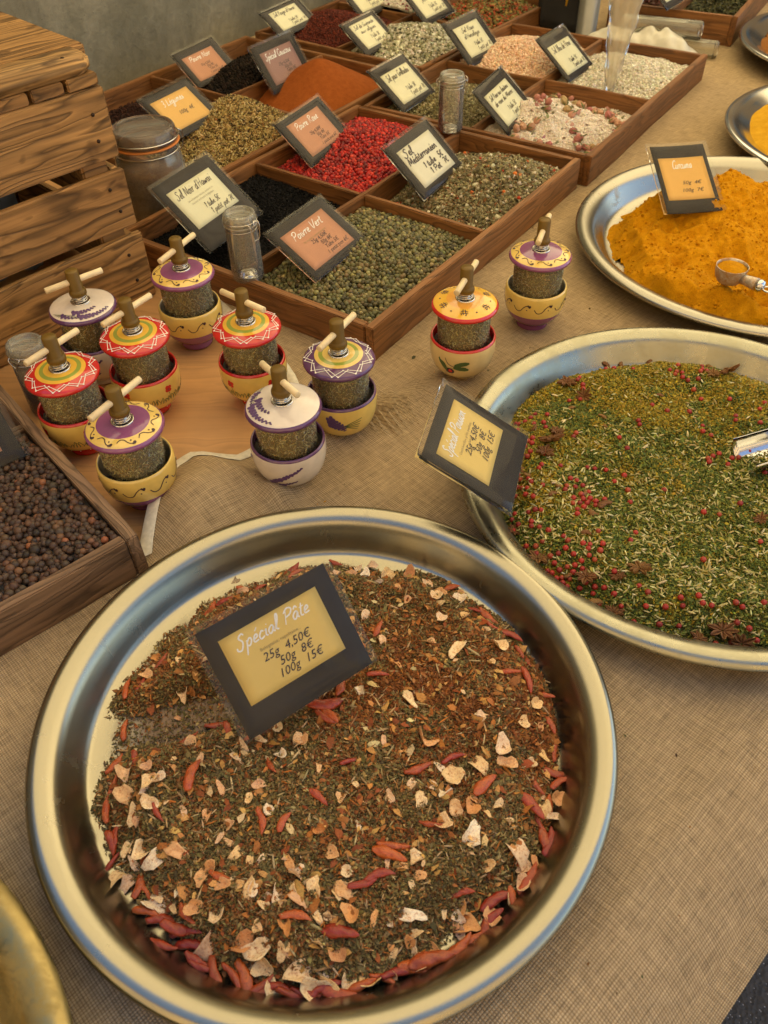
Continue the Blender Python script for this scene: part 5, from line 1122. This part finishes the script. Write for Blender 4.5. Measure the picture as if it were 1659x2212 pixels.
def price_card(key, c, e, up, w, h, marg, paper, title, style, small, prices, label, dark=False):
    e = Vector(e).normalized(); up = Vector(up); up = (up - e * up.dot(e)).normalized(); n = e.cross(up)
    ml, mr, mt, mbm = marg; mbm = max(mbm, .009); W2 = w / 2 + (ml + mr) / 2; x0, x1 = -w / 2 - ml, w / 2 + mr; y0, y1 = -h / 2 - mbm, h / 2 + mt
    root = bpy.data.objects.new('price_card', None); COL.objects.link(root); root.empty_display_size = .02
    c = Vector(c); M = Matrix((( e.x, up.x, n.x, 0), (e.y, up.y, n.y, 0), (e.z, up.z, n.z, 0), (0, 0, 0, 1)))
    base = c + up * y0; M.translation = base; root.matrix_world = M
    tag(root, label, 'price card', 'plastic sleeved price cards'); oy = -y0
    bend = random.uniform(-.0015, .0015)
    def sheet(name, ax0, ay0, ax1, ay1, z, mat, th_=.0003, nseg=8):
        v = []; f = []; 
        for j in range(2):
            zz_ = z - j * th_
            for i in range(nseg + 1):
                x = ax0 + (ax1 - ax0) * i / nseg
                for k_ in range(nseg + 1):
                    y = ay0 + (ay1 - ay0) * k_ / nseg; bz = bend * (4 * ((x - x0) / (x1 - x0) - .5) ** 2) ; v.append((x, y + oy, zz_ + bz))
        N1 = (nseg + 1) ** 2; g = lambda i, k_, j: j * N1 + i * (nseg + 1) + k_
        for i in range(nseg):
            for k_ in range(nseg): f.append((g(i, k_, 0), g(i + 1, k_, 0), g(i + 1, k_ + 1, 0), g(i, k_ + 1, 0))); f.append((g(i, k_, 1), g(i, k_ + 1, 1), g(i + 1, k_ + 1, 1), g(i + 1, k_, 1)))
        for i in range(nseg):
            f.append((g(i, 0, 0), g(i, 0, 1), g(i + 1, 0, 1), g(i + 1, 0, 0))); f.append((g(i, nseg, 0), g(i + 1, nseg, 0), g(i + 1, nseg, 1), g(i, nseg, 1)))
            f.append((g(0, i, 0), g(0, i + 1, 0), g(0, i + 1, 1), g(0, i, 1))); f.append((g(nseg, i, 0), g(nseg, i, 1), g(nseg, i + 1, 1), g(nseg, i + 1, 0)))
        return add(name, mesh(name, v, f, mat, True), root)
    q = .0055
    sheet('backing_card', x0 + q, y0 + .001, x1 - q, y1 - q * .9, .0, M_back, .0004)
    lab = sheet('label_paper', -w / 2, -h / 2, w / 2, h / 2, .0006, PAP[paper], .0003)
    # glossy sleeve: two films closed at the rim
    mbv = []; mbf = []; QS = [0, .018] + [.018 + .964 * q_ / 8 for q_ in range(1, 8)] + [.982, 1]; NS = 10
    for zf in (.0013, -.0010):
        for i in range(NS + 1):
            for k_ in range(NS + 1):
                x = x0 + (x1 - x0) * QS[i]; y = y0 + (y1 - y0) * QS[k_]; ed = min(i, NS - i, k_, NS - k_) == 0
                bz = bend * (4 * ((x - x0) / (x1 - x0) - .5) ** 2); mbv.append((x, y + oy, (.0002 if zf > 0 else -.0002) + bz if ed else zf + bz + .00012 * math.sin(i * 1.7 + k_ * .9)))
    N1 = (NS + 1) ** 2
    for i in range(NS):
        for k_ in range(NS):
            a = i * (NS + 1) + k_; mbf.append((a, a + NS + 1, a + NS + 2, a + 1)); mbf.append((N1 + a, N1 + a + 1, N1 + a + NS + 2, N1 + a + NS + 1))
    add('sleeve', mesh('sleeve', mbv, mbf, M_plastic, True), root)
    t = MB(); zz0 = .00105 + abs(bend) * .0
    def zb(): return zz0
    col = 0 if style == 'printed_white' else 1
    ty = oy
    lines = title if isinstance(title, list) else [title]
    if style == 'marker':
        for i, (tx, xx, yy, ww, hh) in enumerate(lines): script(t, tx, xx * w, yy * h + ty, ww * w, hh * h, .00095, 1, .15, zb())
    else:
        nl = len(lines); xh = .088 * h * (1.15 if nl == 1 else .85)
        for i, tx in enumerate(lines):
            wd = min(.80, .062 * len(tx)) * w; script(t, tx, -.02 * w - wd / 2 + (.0 if nl == 1 else (.02 * w * i)), h * (.235 if nl == 1 else .27 - .20 * i) + ty, wd, xh, .00058 if col == 0 else .00050, col, .3, zb())
        for i, tx in enumerate(small): type_(t, tx, 0, h * ((.085 if nl == 1 else -.02) - .085 * i) + ty, .066 * h, 2 if paper not in ('cream',) else 3, 0, zb(), None, 'CENTER')
        if prices:
            if style == 'printed_white':
                n = len(prices); ys = {2: (-.14, -.32), 3: (-.07, -.225, -.38), 4: (-.03, -.155, -.28, -.405)}[n]
                for (tx, ox), yy in zip(prices, ys): type_(t, tx, ox * w, yy * h + ty, min((.172 if n < 4 else .135) * h, .13 * w), 1, .3, zb(), None, 'LEFT', .0)
            else:
                for i, tx in enumerate(prices): script(t, tx, -.10 * w + .03 * w * i, h * (-.22 - .18 * i) + ty, len(tx) * .038 * w, .070 * h, .00044, 1, .3, zb())
    if bend:
        t.v = [(p[0], p[1], p[2] + bend * (4 * ((p[0] - x0) / (x1 - x0) - .5) ** 2)) for p in t.v]
    tm = t.mesh('lettering', [M_tw, M_tb, M_tg, M_tgw]); add('lettering', tm, lab)
    return root
PR3 = [('25g  4,50€', -.22), ('50g  8€', -.10), ('100g  15€', -.14)]; PR4 = [('25g 4,50€', -.15), ('50g 8€', -.02), ('Tube 5€', -.0), ('1 petit pot 6€', -.05)]
TS = ['1 tube 5€', '1 petit pot 7€']
CARDS = {
'pate': ([-.0733, .3291, .0861], [.8192, .5734, .0097], [-.4073, .5697, .7138], [.0786, .0509, .0168, .019, .0168, .0211], 'yellow', 'Spécial Pâte', 'printed_white', ['Bolognaise, napolitaine...'], PR3, 'yellow price card for the pasta spice, standing in the nearest steel pan'),
'poisson': ([.0771, .5323, .0925], [.2779, .9606, -.0026], [-.8278, .2408, .5067], [.075, .0537, .0177, .0181, .0166, .0273], 'yellow', 'Spécial Poisson', 'printed_white', ['Court-bouillon, grillé, papillote,', 'salades.'], PR3, 'yellow price card for the fish spice, leaning out over the pan rim'),
'curcuma': ([.4148, 1.0602, .084], [.9963, .0863, -.0022], [-.0779, .9095, .4083], [.0623, .0698, .012, .011, .026, .0216], 'orange', 'Curcuma', 'printed_white', ['concombre...'] if 0 else [], [('50g  4€', -.10), ('100g  7€', -.14)], 'amber price card standing in the turmeric powder'),
'vert': ([-.074, .9627, .063], [.5289, .8487, .0019], [-.7222, .4489, .5263], [.0903, .0584, .0156, .0206, .0177, .012], 'terra', 'Poivre Vert', 'printed_white', ['Riz et poulet, cuisson et sauce'], PR4, 'terracotta price card leaning over the dull green peppercorns'),
'noirsel': ([-.2245, 1.0348, .0876], [.4817, .8764, .0017], [-.6657, .3646, .6511], [.0892, .057, .0163, .0212, .0203, .0316], 'cream', "Sel Noir d'Hawaï", 'printed_black', ['Sel volcanique naturel, contient du', 'charbon actif pour la digestion.'], TS, 'cream price card standing in the black salt behind the purple mill'),
'rose': ([-.0922, 1.3108, .0632], [.4707, .8823, .0005], [-.6629, .3533, .6601], [.0921, .0579, .0223, .0253, .016, .012], 'terra', 'Poivre Rose', 'printed_white', [], PR4, 'terracotta price card in front of the bright red peppercorns'),
'med': ([.0759, 1.1783, .0714], [.5186, .855, .0017], [-.6468, .391, .6548], [.0941, .0619, .0201, .02, .0187, .0124], 'white', [('Sel', -.42, .27, .26, .10), ('Méditerranéen', -.44, .07, .84, .09), ('1 tube  5€', -.18, -.17, .58, .075), ('1 Pot  7€', -.12, -.36, .54, .075)], 'marker', [], [], 'handwritten black marker price card stuck in the grey green herb salt'),
'melange': ([-.315, 1.4063, .0686], [.5054, .8629, -.0001], [-.694, .4065, .5943], [.0903, .0584, .0163, .0186, .0176, .0125], 'orange', '3 Légumes', 'printed_white', ['omelette, omelettes...'] if 0 else [], [('100g  4€', -.10), ('', 0)], 'amber price card above the beige seed mix, behind the preserving jar'),
'pnoir': ([-.3071, 1.6437, .0638], [.5038, .8638, -.0018], [-.648, .3793, .6605], [.0857, .0489, .0183, .0238, .0185, .0101], 'terra', 'Poivre Noir', 'printed_white', [], PR4, 'terracotta price card beside the black peppercorns below the wall'),
'couscous': ([-.1598, 1.6036, .0734], [.564, .8258, -.0027], [-.4641, .3197, .8261], [.0866, .0562, .0187, .0218, .0184, .0123], 'mauve', 'Spécial Couscous', 'printed_white', [], PR4, 'mauve price card standing at the orange powder cone'),
'rouge': ([-.1662, 1.8775, .076], [.5278, .8494, -.0004], [-.6795, .4225, .5998], [.0887, .043, .0241, .0256, .0132, .0134], 'cream', "Sel Rouge d'Hawaï", 'printed_black', [], TS, 'cream price card behind the dark red salt, against the concrete wall'),
'algues': ([-.0009, 1.7934, .0673], [.5333, .846, -.0012], [-.6734, .4253, .6047], [.085, .0558, .0208, .0192, .0124, .012], 'cream', ['Sel de Guérande', 'aux algues'], 'printed_black', [], TS, 'cream price card beside the white salt with green seaweed'),
'grill': ([.0568, 1.5038, .0668], [.5449, .8385, -.0013], [-.6647, .4329, .6089], [.0846, .0596, .0187, .0167, .0203, .012], 'cream', 'Sel pour Grillades', 'printed_black', [], TS, 'cream price card left of the upright glass jar in the grill salt'),
'himal': ([.1959, 1.7161, .073], [.6041, .7969, -.001], [-.5884, .4469, .6738], [.0834, .0606, .0222, .0208, .0181, .0151], 'cream', ['Sel Rose', "d'Himalaya"], 'printed_black', [], TS, 'cream price card at the left of the pale pink rock salt'),
'maroc': ([.2203, 1.4056, .0657], [.4564, .8898, -.001], [-.6749, .3469, .6513], [.0962, .0592, .0192, .0224, .0195, .012], 'cream', ['Sel Rose aux boutons', 'de rose du Maroc'], 'printed_black', [], TS, 'cream price card at the left of the rosebuds'),
'perse': ([.3594, 1.6203, .0679], [.5877, .8091, -.0004], [-.638, .4637, .6148], [.0833, .06, .014, .0169, .0242, .012], 'cream', 'Sel Bleu de Perse', 'printed_black', [], TS, 'cream price card between the pink salt and the coarse white salt'),
}
for key, (c, e, up, d, pap, tt_, stl, sm, prc, lb) in CARDS.items():
    price_card(key, c, e, up, d[0], d[1], d[2:], pap, tt_, stl, sm, prc, lb)
def card_at(q, z, corner, yaw, tilt, pap, tt_, stl, sm, prc, lb, w=.088, h=.058, m=(.02, .022, .018, .014)):
    e = Vector((math.cos(yaw), math.sin(yaw), 0)); up = Vector((-math.sin(yaw) * math.sin(tilt), math.cos(yaw) * math.sin(tilt), math.cos(tilt)))
    x, y = U(q, z); c = Vector((x, y, z)) - e * corner[0] - up * corner[1]; price_card('x', c, e, up, w, h, m, pap, tt_, stl, sm, prc, lb)
card_at((784, 28), .055, (-.044, -.029), R(57), R(50), 'cream', ['Sel aux', 'baies'], 'printed_black', [], TS, 'cream price card cut by the top edge, over the salt with red berries')
card_at((921, 41), .055, (-.044, -.029), R(56), R(50), 'cream', ['Sel aux', 'poivres'], 'printed_black', [], TS, 'cream price card cut by the top edge, beside the rusty pepper blend')
card_at((1438, 25), .075, (-.066, -.043), R(52), R(50), 'cream', ['Herbes', 'vertes'], 'printed_black', [], TS, 'price card hanging into the dark green herbs at the top right')
card_at((72, 984), .046, (.066, -.045), R(38), R(48), 'terra', 'Poivre', 'printed_white', [], [], 'price card cut by the left edge, standing in the allspice berries')

# ------------------------------------------------------------------ slatted crate standing on its side
CO = Vector((-.2902, .9462, .0006)); cyaw = math.atan2(-.703, -.711)
cr_ = empty('slatted_crate', CO, cyaw, 'brown slatted wooden crate standing on end at the left, behind the mills', 'crate')
def slat(name, x0, x1, y0, y1, z0, z1, bev=.0022, mat=None, dent=.0007):
    sx, sy, sz = x1 - x0, y1 - y0, z1 - z0
    if sx >= sy: return add(name, box_me(name, (sx, sy, sz), mat or M_crate, bev, 3, dent), cr_, loc=((x0 + x1) / 2, (y0 + y1) / 2, (z0 + z1) / 2))
    return add(name, box_me(name, (sy, sx, sz), mat or M_crate, bev, 3, dent), cr_, loc=((x0 + x1) / 2, (y0 + y1) / 2, (z0 + z1) / 2), rot=(0, 0, math.pi / 2))
for z0, z1, xo in ((.0, .0875, -.002), (.098, .1665, .0005), (.1805, .2560, .001)): slat('slat', xo, .56, -.009, 0, z0, z1)
# top board with a rounded front corner
L, Dp = .56, .052; rc = .026; o = []
for a in np.linspace(0, math.pi / 2, 9): o.append((rc - rc * math.cos(a) , -rc + rc * math.sin(a)))
out_ = [(0, -Dp)] + o + [(L, 0), (L, -Dp)]
bm = bmesh.new(); lo = [bm.verts.new((x, y, .2700)) for x, y in out_]; f0 = bm.faces.new(lo); ex = bmesh.ops.extrude_face_region(bm, geom=[f0]); bmesh.ops.translate(bm, vec=(0, 0, .0155), verts=[g for g in ex['geom'] if isinstance(g, bmesh.types.BMVert)])
bmesh.ops.recalc_face_normals(bm, faces=bm.faces); bmesh.ops.bevel(bm, geom=[e for e in bm.edges if e.calc_face_angle(0) > .9], offset=.004, segments=3, affect='EDGES', clamp_overlap=True)
me = bpy.data.meshes.new('top_board'); bm.to_mesh(me); bm.free(); me.materials.append(M_crate); me.polygons.foreach_set('use_smooth', [True] * len(me.polygons)); add('top_board', me, cr_)
slat('back_board', -.016, .56, -.36, -.0535, .2700, .2835)
for i in range(4): slat('spacer_block', .004 + i * .041, .041 + i * .041, -.036, -.0015, .2570, .2695, .0015, dent=0)
for x0 in (.016, .066 - .01 + .45): slat('corner_post', x0, x0 + .032, -.034, -.0095, .001, .2565)
slat('corner_post', .016, .048, -.33, -.305, .001, .2565)
for z0, z1 in ((.004, .085), (.100, .168), (.184, .2540)): slat('end_slat', .0035, .0150, -.335, -.0098, z0, z1)
for z0, z1 in ((.004, .085), (.100, .168), (.184, .2540)): slat('back_slat', .016, .56, -.345, -.336, z0, z1)
M_nail = plain('rusty_nail', (.035, .022, .015), .6, .6)
nv, nf = lathe_vf([(0, .0008), (.0016, .0006), (.0021, -.0002), (.0021, -.003)], 12); NME = mesh('nail', nv, nf, M_nail, True)
for x_ in (.022, .50):
    for z_ in (.026, .062, .120, .147, .203, .232): add('nail', NME, cr_, loc=(x_ + random.uniform(-.004, .004), 0.0004, z_ + random.uniform(-.004, .004)), rot=(-math.pi / 2, 0, 0))
for x_, y_ in ((.03, -.018), (.10, -.03), (.22, -.02), (.34, -.028)): add('nail', NME, cr_, loc=(x_, y_, .2857))
# bluish sheet inside the crate
M_blue = plain('blue_grey_plastic', (.16, .20, .30), .35, var=.3, vscale=12)
v = []; f = []; nx_, nz_ = 30, 14
for i in range(nx_ + 1):
    for j in range(nz_ + 1):
        x = .07 + .44 * i / nx_; z = .012 + .22 * j / nz_; v.append((x, -.115 - .05 * float(vnoise(x, z, .06, 4)) - .02 * float(vnoise(x, z, .02, 6)) - .05 * (z / .24), z))
for i in range(nx_):
    for j in range(nz_): a = i * (nz_ + 1) + j; f.append((a, a + 1, a + nz_ + 2, a + nz_ + 1))
bs = add('plastic_sheet', mesh('plastic_sheet', v, f, M_blue, True), loc=CO, rot=(0, 0, cyaw)); tag(bs, 'crumpled blue grey plastic sheet glimpsed through the gaps of the slatted crate', 'plastic sheet')

# ------------------------------------------------------------------ things at the back right
# cone bag standing in the white salt
tip = Vector((*U((1315, 200), .040), .040)); top = tip + Vector((.030, .085, .27)); ax = top - tip; sd = Vector((.93, -.36, 0)); nn_ = ax.normalized().cross(sd).normalized()
v = []; f = []; NA, NL = 28, 26
for j in range(NL + 1):
    t = j / NL
    for i in range(NA):
        a = 2 * math.pi * i / NA; wx = .004 + .040 * t ** .8; wy = .003 + .012 * t; cr_k = .0022 * math.sin(9 * a + 21 * t) + .0018 * math.sin(5 * a - 33 * t + 1)
        v.append(tip + ax * t + sd * (math.cos(a) * (wx + cr_k)) + nn_ * (math.sin(a) * (wy + cr_k * 1.2)))
for j in range(NL):
    for i in range(NA): f.append((j * NA + i, j * NA + (i + 1) % NA, (j + 1) * NA + (i + 1) % NA, (j + 1) * NA + i))
f.append(tuple(reversed(range(NA))))
tag(add('cone_bag', mesh('cone_bag', v, f, M_bag, True)), 'clear crinkled plastic cone bag standing upright in the white salt', 'plastic bag')
def tube_thing(a, b, za, zb, r, label):
    A1 = Vector((*U(a, za), za)); B1 = Vector((*U(b, zb), zb)); v, f = tube_vf([A1, A1.lerp(B1, .5), B1], r, 24, False); mb = MB(); mb.add(v, f)
    d = (B1 - A1).normalized(); v, f = tube_vf([B1 - d * .002, B1 + d * .004, B1 + d * .006], [r, r * .93, r * .5], 24); mb.add(v, f); v, f = tube_vf([A1 + d * .004, B1 - d * .004], r * .88, 24, False); mb.add(v, f)
    tag(mb.obj('acrylic_tube', [M_tube]), label, 'plastic tube', 'clear plastic tubes')
tube_thing((1345, 50), (1512, 66), .052, .052, .0175, 'clear plastic tube lying behind the salt tray, the farther of two')
tube_thing((1420, 92), (1545, 108), .0185, .0185, .0170, 'clear plastic tube lying nearer on the burlap beside the tray corner')
# white cloth bundle
c0 = Vector((*U((1378, 98), .02), 0)); M_cl = plain('white_tissue', (.62, .60, .50), .85, var=.1, vscale=50); v = []; f = []; n1, n2 = 60, 22
cdir = Vector((.87, -.49, 0)); cn = Vector((.49, .87, 0))
for i in range(n1 + 1):
    for j in range(n2 + 1):
        s_ = (i / n1 - .5) * .25; t = (j / n2 - .5) * .075; q = max(0, 1 - (2 * abs(i / n1 - .5)) ** 3) * max(0, 1 - (2 * abs(j / n2 - .5)) ** 2) ** .5
        z = .003 + q * (.028 + .022 * float(vnoise(s_, t, .05, 5)) + .012 * float(vnoise(s_, t, .014, 8)) + .003 * math.sin(s_ * 160 + 90 * t)); p = c0 + cdir * s_ + cn * t; v.append((p.x, p.y, z + .003))
for i in range(n1):
    for j in range(n2): a = i * (n2 + 1) + j; f.append((a, a + n2 + 1, a + n2 + 2, a + 1))
tag(add('tissue_bundle', mesh('tissue_bundle', v, f, M_cl, True)), 'crumpled white tissue lying behind the coarse white salt', 'tissue')
# black shoulder bag with yellow lettering strokes
kb = Vector((*U((1200, 42), 0), 0)); kb = Vector((.432, 2.005, 0)); bg_ = empty('black_bag', kb, R(-35), 'black cloth bag with yellow marks standing behind the tray, left of the grey pole', 'bag')
M_blk = plain('black_cloth', (.012, .012, .013), .8, var=.3, vscale=20)
bm = bmesh.new(); bmesh.ops.create_cube(bm, size=1); bmesh.ops.subdivide_edges(bm, edges=bm.edges, cuts=8, use_grid_fill=True); bmesh.ops.scale(bm, vec=(.115, .07, .26), verts=bm.verts)
for q in bm.verts:
    k_ = 1 + .12 * math.sin(q.co.z * 30) * math.sin(q.co.x * 25); q.co.y *= k_ * (1.15 - q.co.z * 1.2); q.co.x *= 1 + .05 * math.sin(q.co.z * 22); q.co.z += .132
bmesh.ops.bevel(bm, geom=[e for e in bm.edges if e.calc_face_angle(0) > .9], offset=.012, segments=3, affect='EDGES')
me = bpy.data.meshes.new('bag_body'); bm.to_mesh(me); bm.free(); me.materials.append(M_blk); me.polygons.foreach_set('use_smooth', [True] * len(me.polygons)); add('bag_body', me, bg_)
mb = MB()
for i, (x, z0, z1, w) in enumerate(((-.012, .07, .17, .006), (.0, .09, .19, .004), (.012, .06, .16, .005), (.024, .10, .18, .004))):
    v, f = tube_vf([(x, -.042, z0), (x + .004, -.040, (z0 + z1) / 2), (x - .002, -.036, z1)], [w * .4, w, w * .5], 8); mb.add([(p[0], p[1], p[2]) for p in v], f)
add('yellow_marks', mb.mesh('yellow_marks', [plain('yellow_print', (.75, .45, .03), .6)]), bg_)

# ------------------------------------------------------------------ scoops
def scoop(loc, yaw, pitch, label, L=.055, r=.021, ring=True):
    e = empty('metal_scoop', loc, 0, label, 'scoop', 'steel scoops'); e.rotation_euler = (0, pitch, yaw)
    v = []; f = []; NA, NL = 16, 10
    for side, rr_ in ((0, r), (1, r - .0009)):
        for j in range(NL + 1):
            t = j / NL; q = 1 if t > .3 else math.sqrt(max(.02, 1 - ((.3 - t) / .3) ** 2))
            for i in range(NA + 1):
                a = math.pi * (1.0 + i / NA) + (0) ; sp_ = 1 if t < .7 else 1
                v.append((-t * L, rr_ * q * math.cos(a), rr_ * q * math.sin(a) + .004))
    N1 = (NL + 1) * (NA + 1)
    for j in range(NL):
        for i in range(NA): a = j * (NA + 1) + i; f += [(a, a + 1, a + NA + 2, a + NA + 1), (N1 + a, N1 + a + NA + 1, N1 + a + NA + 2, N1 + a + 1)]
    for j in range(NL):
        for i in (0, NA): a = j * (NA + 1) + i; f.append((a, a + NA + 1, N1 + a + NA + 1, N1 + a))
    for i in range(NA): a = NL * (NA + 1) + i; f.append((a, a + 1, N1 + a + 1, N1 + a))
    add('scoop_bowl', mesh('scoop_bowl', v, f, M_pan2, True), e)
    v, f = tube_vf([(0, 0, -.004), (.012, 0, -.002), (.04, 0, .0), (.048, 0, .0)], [.006, .0062, .0072, .0075], 16); add('handle', mesh('handle', v, f, M_pan2, True), e)
    if ring:
        mb = MB(); v, f = ico(3); mb.add([(p[0] * .0072 + .050, p[1] * .0078, p[2] * .0078) for p in v], f); v, f = tube_vf(catmull([(.056, 0, 0), (.064, .006, .001), (.072, 0, .001), (.064, -.006, .001), (.0565, 0, 0)], 5), .0012, 8); mb.add(v, f); add('hanging_ring', mb.mesh('hanging_ring', [M_pan2]), e)
    return e
M_scd = stained('scoop_steel_with_turmeric', (.6, .58, .5), (.40, .17, .01), .95, .40, .60)
c0 = Vector((*U((1583, 574), .070), .070)); h0 = Vector((*U((1640, 617), .062), .062)); hd = (h0 - c0); yaw_ = math.atan2(hd.y, hd.x); e = empty('metal_scoop', c0, yaw_, 'round steel scoop half buried in the turmeric powder', 'scoop', 'steel scoops'); rs = .0185
pr_ = [(rs, .0), (rs * .99, -.006), (rs * .90, -.013), (rs * .70, -.019), (rs * .35, -.0225), (0, -.0235)]; pi_ = [(0, -.0225), (rs * .33, -.0215), (rs * .66, -.018), (rs * .86, -.0125), (rs * .95, -.006), (rs * .955, 0), (rs, 0)]
v, f = lathe_vf(pr_ + pi_, 36); add('scoop_bowl', mesh('scoop_bowl', v, f, M_scd, True), e)
v, f = lathe_vf([(rs * .94, -.0045), (rs * .6, -.001), (0, .0015)], 24); v = [(p[0], p[1], p[2] + .002 * float(vnoise(p[0], p[1], .008, 3))) for p in v]; add('turmeric_fill', mesh('turmeric_fill', v, f, M_tur, True), e)
L_ = hd.length; v, f = tube_vf([(rs * .85, 0, -.010), (rs * 1.2, 0, -.009), (L_ * .75, 0, -.0085), (L_ - .004, 0, -.008)], [.0055, .0060, .0068, .0072], 18); add('handle', mesh('handle', v, f, M_scd, True), e)
mb = MB(); v, f = ico(3); mb.add([(p[0] * .0060 + L_, p[1] * .0078, p[2] * .0078 - .008) for p in v], f); v, f = tube_vf(catmull([(L_ + .004, 0, -.008), (L_ + .011, .007, -.007), (L_ + .021, 0, -.007), (L_ + .011, -.007, -.007), (L_ + .0045, 0, -.008)], 5), .0012, 8); mb.add(v, f); add('hanging_ring', mb.mesh('hanging_ring', [M_pan2]), e)
q = U((1655, 985), .034); scoop((q[0] + .035, q[1] + .01, .047), R(14), R(-6), 'steel scoop pushed into the green fish mix at the right edge', .062, .020)
